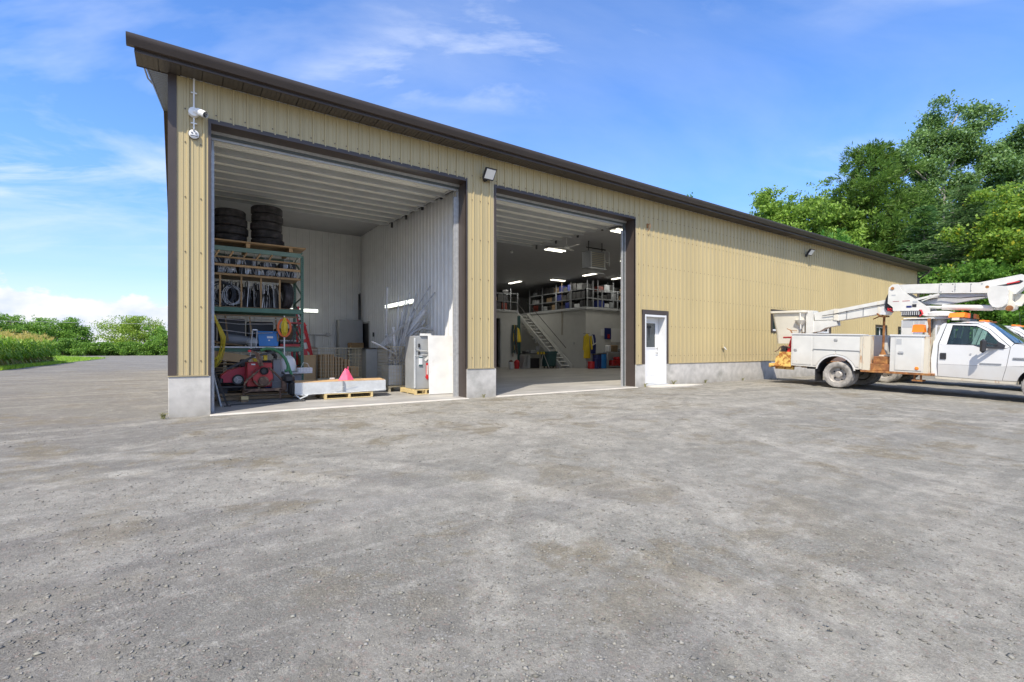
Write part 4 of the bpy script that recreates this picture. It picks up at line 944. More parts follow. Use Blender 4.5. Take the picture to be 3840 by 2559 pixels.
    T(MB().box(-.9,.9,-5.10,-5.15,.78,1.14,.02),'grille','grey',t)
    T(MB().box(-1.0,1.0,-5.12,-5.32,.50,.74,.04),'front_bumper','chrome',t)
    T(MB().box(-.96,.96,-2.235,-2.27,.52,1.42).box(-.85,-.6,-2.25,-2.28,1.42,1.93).box(.6,.85,-2.25,-2.28,1.42,1.93).box(-.6,.6,-2.27,-2.30,1.42,1.5).box(-.6,.6,-2.33,-2.36,1.85,1.95),'cab_back','paint',t)
    T(MB().box(-.6,.6,-2.29,-2.30,1.50,1.85),'rear_window','carglass',t)
    T(MB().box(-.9,.9,-2.30,-3.9,.50,.56).box(-.85,.85,-2.34,-2.55,.6,1.35,.05).box(-.8,.8,-2.5,-3.0,.6,.98,.05).box(-.9,.9,-3.62,-3.85,.6,1.36,.05).box(-.6,-.3,-2.36,-2.48,1.35,1.6,.03).box(.3,.6,-2.36,-2.48,1.35,1.6,.03),'cab_interior','cabdark',t)
    T(MB().lathe([(.17,-.012),(.19,0),(.17,.012),(.165,0)],20,(0,0,0)).xf(Matrix.Translation((.4,-3.45,1.40))@Matrix.Rotation(R(60),4,'X')),'steering_wheel','black',t)
    for q in (-.62,-.14,0,.14,.62): T(MB().box(q-.05,q+.05,-3.08,-3.20,2.005+.02*(1-q*q),2.05+.02*(1-q*q),.02),'clearance_light','amber',t)
    for sg in (-1,1):
        T(MB().box(sg*.38,sg*.46,1.2,-5.0,.50,.70),'frame_rail','darksteel',t)
def wheelset(t):
    for sg in (-1,1): wheel(t,sg*1.06,0,False,sg); wheel(t,sg*.76,0,False,sg)
    T(MB().tube((-1,0,.405),(1,0,.405),.07,10).lathe([(0,-.2),(.18,-.12),(.2,0),(.18,.12),(0,.2)],14,(0,0,.405),'x'),'rear_axle','darksteel',t)
# ---- the lift truck
t1=thing('bucket_truck','white bucket truck with rust streaked utility body and folded lift boom','truck',(18.2,-3.48,-.04)); t1.rotation_euler=(.03,0,0)
cab(t1); wheelset(t1)
for sg in (-1,1):
    X0,X1=sg*1.2,sg*.76
    poly=[(-1.38,.62),(-.56,.60)]+arc(-.05,.46,.52,164,16,14)+[(.66,.60),(.66,1.63),(-1.38,1.655)]
    ub=T(MB().prism(SP(poly),'x',X1,X0),'utility_body','bodypaint',t1,sm=0)
    e=sg*1.201; e2=sg*1.216
    def pan(p,n='compartment_door',m='bodypaint'): return T(MB().prism(SP(p),'x',e,e2),n,m,ub,sm=0)
    pan([(-1.335,.68),(-.755,.67),(-.755,1.58),(-1.335,1.59)])
    pan([(-.69,1.19),(.575,1.165),(.575,1.565),(-.69,1.58)])
    pan([(-.69,.67)]+[(-.60,.67)]+arc(-.05,.46,.585,156,91,7)+[(-.065,1.15),(-.69,1.155)],'lower_panel')
    pan([(-.045,1.15)]+arc(-.05,.46,.585,88,22,7)+[(.575,.67),(.575,1.14)],'lower_panel')
    pan([(.60,.62),(.655,.62),(.655,1.60),(.60,1.60)],'edge_strip','edgepaint')
    fl=MB(); A_=arc(-.05,.46,.52,170,10,16); B_=arc(-.05,.46,.555,170,10,16)
    fl.prism(SP(A_+B_[::-1]),'x',e,sg*1.235); T(fl,'fender_flare','paint',ub,sm=20)
    T(MB().prism(SP([(-1.41,1.656),(.67,1.632),(.67,1.668),(-1.41,1.692)]),'x',sg*.80,sg*1.225),'top_rail','paint',ub,sm=0)
    T(MB().prism(SP([(-.71,1.160),(.60,1.140),(.60,1.158),(-.71,1.178)]),'x',e,sg*1.225),'drip_moulding','grey',ub,sm=0)
    for s,z in ((-1.24,1.14),(-.05,1.485)):
        T(MB().box(sg*1.216,sg*1.232,-s-.045,-s+.045,z-.045,z+.045,.01).beam((sg*1.235,-s-.05,z),(sg*1.235,-s+.05,z+.02),.012,.02),'latch','galv',ub)
    T(MB().box(sg*1.2,sg*.95,-.67,-.86,.60,1.61),'body_post','edgepaint',ub,sm=0)
    T(MB().box(sg*1.18,sg*.70,.64,.60,.15,.60).box(sg*1.18,sg*.76,.60,.63,.15,.16),'mud_flap','black',t1)
    # wheel well
    a=MB(); w_=arc(-.05,.46,.515,180,0,16)
    for i in range(16): a.add([(sg*1.19,-w_[i][0],w_[i][1]),(sg*1.19,-w_[i+1][0],w_[i+1][1]),(sg*.55,-w_[i+1][0],w_[i+1][1]),(sg*.55,-w_[i][0],w_[i][1])],[(0,1,2,3)])
    T(a,'wheel_well','black',ub)
    # side steps and rusty sill
    T(MB().box(sg*1.17,sg*.62,-.862,-1.34,.60,.80,.01).box(sg*1.08,sg*.62,-.90,-1.34,.80,1.01,.01),'side_step','rust',t1)
    T(MB().box(sg*1.21,sg*.5,-.62,-2.30,.535,.595,.006),'sill','rust',t1)
    fb=T(MB().prism(SP([(1.345,.60),(2.11,.60),(2.11,1.615),(1.345,1.625)]),'x',sg*.70,sg*1.2),'front_box','bodypaint',t1,sm=0)
    T(MB().prism(SP([(1.47,.655),(2.07,.655),(2.07,1.565),(1.47,1.57)]),'x',e,e2),'compartment_door','bodypaint',fb,sm=0)
    T(MB().prism(SP([(1.33,1.62),(2.14,1.61),(2.14,1.655),(1.33,1.665)]),'x',sg*.68,sg*1.225),'box_lid','paint',fb,sm=0)
    T(MB().box(sg*1.19,sg*.8,-2.112,-2.20,.56,1.60),'corner_post','edgepaint',fb,sm=0)
    T(MB().box(sg*1.216,sg*1.232,-1.55,-1.66,1.10,1.19,.01).beam((sg*1.237,-1.54,1.15),(sg*1.237,-1.67,1.14),.012,.02),'latch','galv',fb)
    T(MB().box(sg*1.216,sg*1.219,-1.49,-1.61,1.38,1.54),'label','ltgrey',fb)
    T(MB().lathe([(0,.022*sg),(.035,.018*sg),(.045,.004*sg),(.05,0)],14,(sg*1.216,-1.97,.72),'x'),'side_marker','amber',fb)
    T(MB().box(sg*1.15,sg*.85,-1.85,-2.08,.36,.40).box(sg*1.12,sg*1.08,-1.88,-1.92,.40,.54).box(sg*1.12,sg*1.08,-2.02,-2.06,.40,.54),'cab_step','rust',t1)
T(MB().box(-.76,.76,1.36,-2.2,.72,.76),'bed_floor','rust',t1)
T(MB().box(-1.18,1.18,1.40,2.06,.56,.63,.01).box(-1.2,1.2,2.06,2.12,.52,.65,.01).box(-1.0,-.9,1.4,2.0,.46,.56).box(.9,1.0,1.4,2.0,.46,.56),'rear_bumper','rustyellow',t1)
T(MB().prism([(1.40,.63),(1.93,.63),(1.90,.88),(1.80,.96),(1.80,1.06),(1.40,1.06)],'x',-1.16,-.72),'step_box','rustyellow',t1,sm=0)
T(MB().prism([(1.40,.63),(1.93,.63),(1.90,.88),(1.80,.96),(1.80,1.06),(1.40,1.06)],'x',.72,1.16),'step_box','rustyellow',t1,sm=0)
T(MB().box(-.7,.7,1.36,1.40,.62,1.0),'tailgate','bodypaint',t1)
T(MB().box(-.5,-.46,1.42,1.86,1.06,1.10).box(-.9,-.3,-.98,-1.30,1.02,1.06).box(-.95,-.30,-1.34,-1.32,1.02,1.60),'bulkhead_plate','edgepaint',t1)
# boom rest post
T(MB().tube((0,-.79,.98),(0,-.79,2.27),.033,10).lathe([(.20,.76),(.05,1.15),(.033,1.22)],10,(0,-.79,.0)).box(-.14,.14,-.70,-.88,2.22,2.27).beam((-.14,-.72,2.25),(-.20,-.66,2.33),.03,.04).beam((.14,-.72,2.25),(.20,-.66,2.33),.03,.04).beam((0,-.65,2.24),(0,-.50,2.16),.02,.03),'boom_rest','rust',t1)
# pedestal and turntable
T(MB().box(-.42,.42,-1.34,-1.97,.76,2.10,.02).box(-.46,.46,-1.40,-2.10,2.12,2.16,.01),'pedestal','boomwhite',t1)
for a,b,c,d in ((1.38,1.64,1.88,2.08),(1.66,1.76,1.95,2.08),(1.78,1.90,1.90,2.08)): T(MB().box(-.421,-.425,-a,-b,c,d),'decal_plate','ltgrey',t1)
T(MB().lathe([(.22,.76),(.22,1.4),(.16,1.5),(.16,2.12),(.30,2.13),(.30,2.20),(.36,2.21),(.36,2.30),(.28,2.34),(.16,2.36),(0,2.36)],24,(0,-2.12,0)),'turntable','boomwhite',t1)
T(MB().beam((-.9,-2.16,1.36),(-.82,-2.10,2.12),.05,.03).beam((-.80,-2.17,1.40),(-.88,-2.08,2.1),.02,.02),'rusty_lever','rust',t1)
for sg in (-1,1):
    X=sg*.27
    pl=T(MB().prism(SP([(1.06,3.19),(.97,3.10),(.96,2.62),(1.09,2.50),(1.10,2.385),(1.78,2.375),(1.80,2.24),(1.97,2.20),(1.97,2.42),(1.83,2.55),(1.30,2.99),(1.20,3.19)]),'x',X,X+sg*.03),'turret_plate','boomwhite',t1,sm=0)
    T(MB().lathe([(.045,0),(.045,sg*.02),(0,sg*.022)],14,(X+sg*.03,-1.07,3.07),'x'),'pivot_pin','rust',pl)
    for a,b,c,d in ((1.05,1.15,2.84,2.88),(1.09,1.24,2.665,2.68),(1.32,1.50,2.665,2.682)): T(MB().box(X+sg*.0302,X+sg*.033,-a,-b,c,d),'red_stripe','red' if c<2.7 else 'ltgrey',pl)
    for a,b,c,d in ((1.42,1.55,2.47,2.53),(1.56,1.66,2.48,2.57)): T(MB().box(X+sg*.0302,X+sg*.033,-a,-b,c,d),'warning_label','navy' if a<1.5 else 'black',pl)
    T(MB().box(X+sg*.0302,X+sg*.033,-1.57,-1.68,2.60,2.66),'warning_label','ltgrey',pl)
T(MB().box(-.2,.2,-1.28,-1.78,2.22,2.36),'valve_bank','black',t1)
mb=MB()
for i in range(9): mb.tube((-.30,-1.32-i*.05,2.36),(-.30,-1.32-i*.05,2.25),.013,6)
T(mb,'control_levers','ltgrey',t1,kind='stuff')
T(MB().path([(-.2,-1.62,2.42),(-.32,-1.78,2.38),(-.34,-1.82,2.28),(-.28,-1.74,2.22)],.022,6).path([(-.2,-1.10,2.42),(-.31,-1.02,2.46),(-.28,-.96,2.40),(-.1,-.95,2.42)],.018,6).path([(-.2,-1.08,2.36),(-.32,-.98,2.42),(-.2,-.94,2.5)],.014,6),'red_hose','ladderred',t1)
T(MB().prism(SP([(.97,3.0),(.88,2.78),(.86,2.52),(.90,2.42),(1.05,2.40),(1.0,2.52),(.98,2.7)]),'x',-.22,.22),'hose_loop','black',t1)
T(MB().prism(SP([(.86,2.62),(.78,2.42),(.72,2.30),(.90,2.28),(.98,2.40)]),'x',-.18,.18),'boom_cradle','paint',t1)
T(MB().prism(SP([(1.06,3.19),(1.06,2.93),(2.13,2.875),(2.13,3.145)]),'x',-.14,.14),'upper_boom','boomwhite',t1,sm=0)
ub2=T(MB().prism(SP([(2.135,3.15),(2.135,2.865),(3.15,2.80),(3.66,2.74),(3.88,3.0),(3.88,3.17),(3.76,3.25),(2.95,3.10)]),'x',-.17,.17),'upper_boom_head','boomwhite',t1,sm=0)
mb=MB()
for s,z in ((2.17,3.11),(2.17,2.90),(2.42,3.10),(2.42,2.90),(2.80,3.07),(2.80,2.89),(3.02,3.06),(2.47,3.02),(2.47,2.95)): mb.box(-.171,-.178,-s-.012,-s+.012,z-.012,z+.012)
mb.box(-.171,-.175,-2.465,-2.475,2.87,3.12).box(-.171,-.175,-2.79,-2.80,2.85,3.08)
T(mb,'boom_bolts','grey',ub2,kind='stuff')
T(MB().prism(SP([(3.30,2.99),(3.52,3.02),(3.74,3.10),(3.80,3.07),(3.74,3.01),(3.5,2.97)]),'x',-.171,-.176),'boom_slot','black',ub2)
T(MB().path([(-.18,-3.50,3.02),(-.19,-3.62,3.04),(-.18,-3.73,3.06)],.018,6),'slot_hose','ladderred',ub2)
T(MB().prism(SP([(1.70,2.60),(2.15,2.855),(3.14,2.79),(3.14,2.70),(2.35,2.55),(2.2,2.53)]),'x',-.11,.13),'inner_boom','ltgrey',t1,sm=0)
T(MB().beam((-.20,-1.58,2.70),(-.20,-2.14,2.83),.03,.06).beam((-.2,-1.75,2.66),(-.2,-2.1,2.80),.02,.03).tube((-.22,-1.95,2.80),(-.17,-1.95,2.80),.035,10),'link_arm','boomwhite',t1)
T(MB().tube((-.12,-1.80,2.475),(-.12,-2.25,2.455),.045,12).tube((-.12,-2.2,2.46),(-.12,-3.25,2.40),.078,16).tube((-.12,-3.25,2.40),(-.12,-3.57,2.375),.05,12),'lift_cylinder','boomwhite',t1)
rr=[(3.16,2.76),(3.17,2.90),(3.23,2.96),(3.33,2.975),(3.45,2.96),(3.53,2.92),(3.55,2.84),(3.55,2.60),(3.53,2.48),(3.46,2.41),(3.37,2.39),(3.27,2.42),(3.21,2.52)]
T(MB().prism(SP(rr),'x',-.34,-.20),'elbow_cover','boomwhite',t1,sm=0)
T(MB().prism(SP([(3.50,2.92),(3.62,2.80),(3.60,2.58),(3.68,2.46),(3.66,2.36),(3.57,2.31),(3.44,2.36),(3.36,2.5)]),'x',-.19,.19).prism(SP([(3.60,2.80),(3.80,2.74),(3.82,2.60),(3.74,2.44),(3.62,2.44)]),'x',.05,.15),'elbow_bracket','cream',t1,sm=0)
T(MB().lathe([(.075,-.22),(.04,-.23),(0,-.23)],14,(0,-3.57,2.375),'x').lathe([(.04,-.36),(0,-.36)],10,(0,-3.16,2.95),'x'),'elbow_pin','rust',t1)
T(MB().prism(SP([(-.43,2.51),(-.43,2.13),(.97,2.36),(.97,2.77)]),'x',-.15,.15),'lower_boom','boomwhite',t1,sm=0)
T(MB().prism(SP([(.64,2.70),(.70,2.71),(.74,2.31),(.68,2.30)]),'x',-.156,.156),'boom_band','cream',t1,sm=0)
T(MB().prism(SP([(-1.18,2.40),(-1.15,2.16),(-.56,2.17),(-.56,2.52)]),'x',-.12,.12),'boom_tip','boomwhite',t1,sm=0)
T(MB().prism(SP([(-.56,2.53),(-.56,2.15),(-.43,2.13),(-.43,2.52)]),'x',-.165,.165),'boom_collar','cream',t1,sm=0)
T(MB().prism(SP([(-1.20,2.14),(-1.20,1.74),(-.98,1.78),(-.80,1.90),(-.46,1.97),(-.48,2.15)]),'x',-.14,.14),'levelling_case','boomwhite',t1,sm=0)
# bucket
def ring(s0,s1,w,z,n=5,r=.12):
    out=[]
    for cx,cy,a0 in ((s1-r,w-r,0),(s0+r,w-r,90),(s0+r,-w+r,180),(s1-r,-w+r,270)):
        for k in range(n): a=R(a0+90*k/(n-1)); out.append((cy+r*math.sin(a),-(cx+r*math.cos(a)),z))
    return out
def loft(mb,rings,cap0=True):
    b=len(mb.v); n=len(rings[0])
    for r_ in rings: mb.v+=r_
    for i in range(len(rings)-1):
        for k in range(n): mb.f.append((b+i*n+k,b+i*n+(k+1)%n,b+(i+1)*n+(k+1)%n,b+(i+1)*n+k))
    if cap0: mb.f.append(tuple(range(b,b+n))[::-1])
    mb.f.append(tuple(range(b+(len(rings)-1)*n,b+len(rings)*n)))
    return mb
bk=T(loft(MB(),[ring(-2.34,-1.62,.30,1.34),ring(-2.42,-1.46,.36,2.40),ring(-2.58,-1.34,.44,2.43,r=.14),ring(-2.58,-1.34,.44,2.50,r=.14),ring(-2.52,-1.40,.38,2.50),ring(-2.34,-1.58,.30,1.50)]),'bucket','cream',t1,sm=40)
T(MB().prism(SP([(-1.42,2.51),(-1.18,2.49),(-1.20,1.70),(-1.38,1.66)]),'x',-.20,.20).beam((-.22,1.48,2.49),(-.22,1.46,1.75),.05,.04),'bucket_bracket','boomwhite',bk,sm=0)
T(loft(MB(),[[(x-.0,y,z) for x,y,z in ring(-1.52,-1.44,.05,1.98,r=.03)],ring(-1.66,-1.36,.13,2.16,r=.06)]).xf(Matrix.Translation((-.36,0,0))),'bucket_step','cream',bk)
T(MB().path([(-.41,1.50,2.48),(-.42,1.49,2.2),(-.40,1.47,1.85)],.022,6),'rim_strap','boomwhite',bk)
# beacon and light bar
bc=T(MB().box(-.80,-1.02,-1.80,-2.02,1.66,1.73,.01),'beacon_base','chrome',t1)
T(MB().prism(SP([(1.77,1.73),(2.05,1.73),(2.03,1.93),(1.99,1.95),(1.83,1.95),(1.79,1.93)]),'x',-1.0,-.80),'amber_beacon','amber',t1)
T(MB().box(-.78,-.70,-2.05,-2.14,1.70,1.88,.03),'work_lamp','black',t1)
lb=T(MB().box(-.72,.72,-2.52,-2.78,2.06,2.14,.02),'light_bar','grey',t1)
for a,b,m in ((-.78,-.42,'amber'),(-.42,-.16,'orange'),(-.16,.16,'glass'),(.16,.42,'orange'),(.42,.78,'amber')):
    T(MB().prism([(a,2.14),(b,2.14),(b,2.27 if b<.7 else 2.20),(a if a>-.7 else a+.12,2.27)] if a<0 else [(a,2.14),(b,2.14),(b if b<.7 else b-.12,2.27),(a,2.27)],'y',-2.49,-2.81),'light_bar_lens',m,lb,sm=0)
T(MB().box(-.79,-.77,-2.57,-2.72,2.06,2.13),'light_bar_lamp','cream',lb)
# things standing on the rear step
jk=thing('trailer_jack','red hydraulic jack standing on the rusty rear step of the bucket truck','jack',(17.25,-1.9,1.08))
MB().prism([(-1.90,1.06),(-1.92,1.2),(-2.04,1.60),(-2.10,1.60),(-2.08,1.2),(-2.08,1.06)],'x',17.20,17.32).build('jack_arm','ladderred',jk,sm=0)
MB().tube((17.26,-1.75,1.56),(17.26,-2.1,1.56),.03,8).build('jack_handle','red',jk)
MB().beam((17.26,-2.1,1.6),(17.24,-1.98,1.82),.03,.03).beam((17.24,-2.0,1.80),(17.24,-1.88,1.86),.03,.02).beam((17.24,-1.98,1.80),(17.24,-2.2,1.78),.02,.02).build('jack_hook','rust',jk)
wn=thing('winch','small black winch with bundled cable beside the red jack','winch',(17.25,-1.75,1.08))
MB().lathe([(0,-.12),(.09,-.12),(.09,-.10),(.06,-.10),(.06,.10),(.09,.10),(.09,.12),(0,.12)],14,(17.28,-1.80,1.18),'x').box(17.15,17.4,-1.70,-1.9,1.06,1.12).build('winch_drum','black',wn)
MB().path([(17.2,-1.9,1.2),(17.18,-1.8,1.28),(17.2,-1.68,1.24),(17.18,-1.60,1.12),(17.18,-1.5,1.08)],.018,6).path([(17.16,-2.0,1.22),(17.2,-1.86,1.26),(17.18,-1.72,1.16)],.03,6).build('cable','brownrust',wn)
# ---- second truck behind it
t2=thing('work_truck','second white truck mostly hidden behind the bucket truck cab','truck',(22.3,-3.40,-.04)); t2.rotation_euler=(.03,0,0)
for ch in list(t1.children):
    if ch.name.split('.')[0] in ('cab_corner','door','windshield_pillar','fender','headlight','rocker_panel','wheel','roof','windshield','cowl','hood','grille','front_bumper','cab_back','rear_window','cab_interior','steering_wheel','clearance_light','frame_rail','rear_axle'): copy_tree(ch,t2)
T(MB().box(-1.0,1.0,1.15,-2.1,.70,1.16,.03),'flat_body','paint',t2)
T(MB().path([(.0,-3.2,2.05),(-.05,-3.15,2.5)],.006,5),'aerial','black',t2)

# hoses along the booms
T(MB().path([(-.17,-.9,2.62),(-.175,-.4,2.54),(-.175,.2,2.42),(-.17,.5,2.36),(-.16,.9,2.30)],.012,5).path([(-.16,-1.2,2.62),(-.20,-1.6,2.66),(-.18,-2.2,2.74),(-.2,-2.6,2.70),(-.18,-3.1,2.72)],.014,5),'hydraulic_hose','black',t1)
for s_ in (-.18,.28): T(MB().box(-.156,-.162,-s_-.01,-s_+.01,2.22+s_*.17,2.48+s_*.17),'boom_strap','grey',t1)
def letters(txt,size,loc,name,m,parent):
    cu=bpy.data.curves.new('txt','FONT'); cu.body=txt; cu.size=size; cu.extrude=.002; cu.align_x='CENTER'
    to=bpy.data.objects.new('tmp',cu); COL.objects.link(to); dg=bpy.context.evaluated_depsgraph_get(); me=bpy.data.meshes.new_from_object(to.evaluated_get(dg)); bpy.data.objects.remove(to)
    me.transform(Matrix.Translation(loc)@Matrix.Rotation(R(-90),4,'Z')@Matrix.Rotation(R(90),4,'X')); me.materials.clear(); me.materials.append(M[m]); o=bpy.data.objects.new(name,me); COL.objects.link(o); o.parent=parent; return o
letters('SUPER DUTY',.045,(-1.0135,-3.96,1.056),'fender_lettering','chrome',t1)
# ================================================================ first bay
def tyre(z,x,y,r,h,label,g,first=[None]):
    pass
def mktyre(r,h,m='rubber'):
    o=thing('tyre','x','tyre',(0,0,0)); 
    pr=[(r*.58,.02),(r*.70,.0),(r*.93,.01),(r,h*.18)]
    for k in range(3): q=h*(.27+.2*k); pr+=[(r,q),(r*.975,q+.006),(r*.975,q+.018),(r,q+.024)]
    pr+=[(r,h*.82),(r*.93,h-.01),(r*.70,h),(r*.58,h-.02)]
    MB().lathe(pr,36).build('tread_and_sidewall',m,o,sm=50)
    MB().lathe([(r*.585,.025),(r*.56,.05),(r*.56,h-.05),(r*.585,h-.025)],24).build('inner_bead','black',o)
    return o
ty=mktyre(.385,.215); ORD=['lowest','second','third','fourth','fifth']
spots=[(1.22,4.32,3.885+.215*i+ .0,['bottom','second from the bottom','third from the bottom','top'][i]+' tyre of the left, shorter stack on the rack') for i in range(4)]
spots+=[(2.06,4.32,3.885+.215*i,['bottom','second','third','fourth','top'][i]+(' tyre' if i in(0,4) else ' tyre from the bottom')+' of the right, taller stack on the rack') for i in range(5)]
for i,(x,y,z,lb) in enumerate(spots):
    jx,jy=random.uniform(-.035,.035),random.uniform(-.03,.03)
    if i==0: ty.location=(x+jx,y+jy,z); ty['label']='worn black '+lb; ty['group']='tyres stacked on top of the rack'
    else:
        c=dup(ty,(x+jx,y+jy,z),random.uniform(0,3),'worn black '+lb,'tyres stacked on top of the rack'); k=1.06 if i in (1,4) else (1 if i not in (3,) else .96); c.scale=(k,k,1)
c=dup(ty,(.62,4.35,3.885),.3,'black tyre half hidden behind the left door jamb, beside the left stack','tyres stacked on top of the rack'); c.scale=(.72,.72,1)
# pallet rack
rk=thing('pallet_rack','green pallet rack filled with cable, tyres and lumber behind the first door','rack',(1.5,4.3,0))
def upright(X,Y):
    u=MB().box(X-.035,X+.035,Y-.03,Y+.03,0,3.66,.004).box(X-.06,X+.06,Y-.05,Y+.05,0,.012).build('rack_upright','rackgreen',rk)
    mb=MB()
    for k in range(68): mb.box(X-.009,X+.009,Y-.0325,Y-.0305,.1+k*.052,.125+k*.052); 
    for k in range(68): mb.box(X+.0355,X+.037,Y-.01,Y+.01,.1+k*.052,.125+k*.052)
    mb.build('slot_holes','black',u,kind='stuff')
for X in (.26,2.84):
    for Y in (3.8,4.86): upright(X,Y)
    zz=.2
    while zz<3.4:
        MB().beam((X,3.83,zz),(X,4.83,zz+.45),.03,.03).build('brace','rackgreen',rk); MB().beam((X,4.83,zz+.45),(X,3.83,zz+.55),.03,.03).build('brace','rackgreen',rk); zz+=.6
for z,m in ((3.60,'racklight'),(2.09,'rackgreen'),(1.09,'rackgreen')):
    for Y in (3.75,4.88): MB().box(.30,2.805,Y-.025,Y+.025,z,z+.115,.006).build('beam',m,rk)
for k in range(5): MB().box(.25,2.92,3.72+k*.27,3.72+k*.27+.255,3.845,3.88,.003).build('deck_board','oldwood' if k else 'wood',rk)
for X in (.5,1.55,2.55): MB().box(X-.045,X+.045,3.74,4.9,3.73,3.84).build('deck_joist','wood',rk)
for z in (2.21,1.21):
    for k in range(4): MB().box(.30,2.8,3.80+k*.27,4.05+k*.27,z,z+.02).build('shelf_board','oldwood',rk)
# wooden divider frame
wf=thing('divider_frame','lumber divider frame nailed between the rack shelves','frame',(1.5,3.72,2.2))
for z0,z1 in ((3.415,3.455),(3.215,3.27),(2.985,3.04)): MB().box(.30,2.775,3.68,3.72,z0,z1,.003).build('rail','wood',wf)
for X in (.94,1.40,1.84,2.28): MB().box(X-.02,X+.02,3.725,3.765,2.2,2.98,.003).build('stud','wood',wf)
for X in (.60,.90,1.20,1.50,1.80,2.08): MB().beam((X+.02,3.74,3.60),(X-.06,3.70,3.455),.04,.035).build('short_brace','wood',wf)
for z0,z1,x1 in ((1.985,2.02,2.75),): MB().box(.30,x1,3.68,3.72,z0,z1).build('rail','oldwood',wf)
for X in (1.05,1.58,2.18): MB().beam((X,3.74,1.98),(X+.06,3.74,1.36),.04,.035).build('stud','oldwood',wf)
# cable hanks hung in the upper pigeon holes
hk_lab=['far left','left','second from the left','left of centre','centre','right of centre','second from the right','right']
def hank(x,y,z,w,h,n,m,label,grp,cat='cable'):
    o=thing('cable_hank',label,cat,(x,y,z),0,grp)
    for i in range(n):
        a=random.uniform(-.5,.5)*w; hh=h*random.uniform(.8,1.08); ww=random.uniform(.02,.05); t_=random.uniform(-.05,.05)
        pts=[(x+a-ww,y+random.uniform(-.02,.02),z),(x+a-ww*.8,y,z+hh*.6),(x+a+t_,y-.02,z+hh),(x+a+ww+t_,y,z+hh*.65),(x+a+ww+t_*2,y,z+.02)]
        MB().path(pts,.008,4).build('strand',m,o)
for i,x in enumerate((.70,1.02,1.22,1.52,1.78,2.08,2.35,2.62)):
    hank(x,3.79,3.06,.16,.20,9,random.choice(['wire','wire','conduit']),'hank of grey cable in the lower pigeon holes, '+hk_lab[i],'grey cable hanks in the lower pigeon holes')
for i,x in enumerate((.78,1.14,1.36,1.72,2.02,2.46)):
    hank(x,3.80,3.29,.12,.24,7,random.choice(['wire','wire','conduit']),'hank of bright cable under the top beam, '+['far left','left','left of centre','right of centre','right','far right'][i],'bright cable hanks under the top beam')
# black hose coils on the middle shelf
def coil(x,y,z,r,n,th,m,label,grp,ax='y',tilt=0,name='hose_coil',sq=1.0,cat='hose'):
    o=thing(name,label,cat,(x,y,z),0,grp)
    for i in range(n):
        rr=r*random.uniform(.78,1.0); ox=random.uniform(-.04,.04); oy=(i-n/2)*th*1.1; pts=[]
        for k in range(18): a=2*PI*k/18; pts.append((x+ox+rr*sq*math.cos(a),y+oy+rr*math.sin(a)*tilt,z+r+rr*math.sin(a)))
        MB().path(pts,th,5,closed=True).build('loop',m,o)
    return o
coil(.98,3.86,2.24,.31,9,.010,'black','large coil of black hose left of the first stud','black hose coils on the middle shelf',tilt=.2)
coil(1.22,3.82,2.24,.27,3,.010,'conduit','coil with a grey loop beside the large black coil','black hose coils on the middle shelf',tilt=.25,sq=.8)
c=dup(ty,(2.50,4.25,2.62),None,'knobbly black tyre standing upright at the right end of the middle shelf'); c.rotation_euler=(0,R(90),R(12)); c.scale=(.95,.95,1.15); c.location=(2.36,4.2,2.61); c['group']=''; del c['group']
for i,(x,h,rot) in enumerate(((1.50,.55,.06),(1.86,.50,-.1),(2.16,.48,.12))):
    o=thing('dark_duffel',['dark bag standing behind the second stud','dark bag standing behind the third stud','dark bag standing behind the fourth stud'][i],'bag',(x,4.35,2.235)); mb=MB().box(x-.16,x+.16,4.2,4.6,2.235,2.235+h,.07); mb.build('bag_body','black',o); MB().path([(x-.08,4.19,2.5),(x-.06,4.16,2.64),(x+.06,4.16,2.64),(x+.08,4.19,2.5)],.012,5).build('strap','grey',o)
rs=random.Random(12)
for i,(x,w,z,h) in enumerate([(.55,.5,3.05,.50),(1.08,.46,3.05,.44),(1.58,.46,3.05,.50),(2.05,.40,3.05,.40),(2.52,.44,3.05,.42)]):
    one('dark_backing',MB().box(x-w/2,x+w/2,4.05,4.8,z,z+h,.03),'black','added black block for the shaded depth behind the cable hanks, '+['leftmost','second from the left','middle','second from the right','rightmost'][i],'bin','added dark blocks behind the cable hanks')  # black blocks added for the shadow and dark goods behind the hanks
one('shelf_board',MB().box(.30,2.80,3.74,4.86,3.03,3.047),'oldwood','plywood shelf under the hanging cable hanks','board')
for i,(x,w) in enumerate(((.62,.5),(1.16,.46),(1.62,.40),(2.06,.40))):
    o=thing('hose_bundle','tangle of dark hoses and conduit in the '+['left','second','third','fourth'][i]+' bay of the middle shelf','hose',(x,4.2,2.235),0,'dark hose tangles on the middle shelf')
    for m_,nst_ in (('black',26),('conduit',7),('wire',3)):
        mb=MB()
        for k in range(nst_):
            a=x+rs.uniform(-.5,.5)*w; yy=rs.uniform(3.84,4.5); hh=rs.uniform(.32,.68); d=rs.uniform(-.10,.10)
            mb.path([(a,yy,2.235),(a+d*.3,yy,2.235+hh*.5),(a+d*.7,yy-.03,2.235+hh*.95),(a+d+.05,yy-.03,2.235+hh),(a+d+.09,yy,2.235+hh*.6),(a+d+.10,yy,2.25)],.012 if m_=='black' else .009,5)
        mb.build({'black':'black_hoses','conduit':'grey_conduits','wire':'bright_wires'}[m_],m_,o,kind='stuff')
    one('dark_backing',MB().box(x-w*.47,x+w*.47,4.52,4.82,2.235,2.75,.03),'black','added shade block behind the hose tangle in the '+['left','second','third','fourth'][i]+' bay of the middle shelf','bin','added dark blocks behind the hose tangles')  # added black block, keeps the space behind the hoses dark
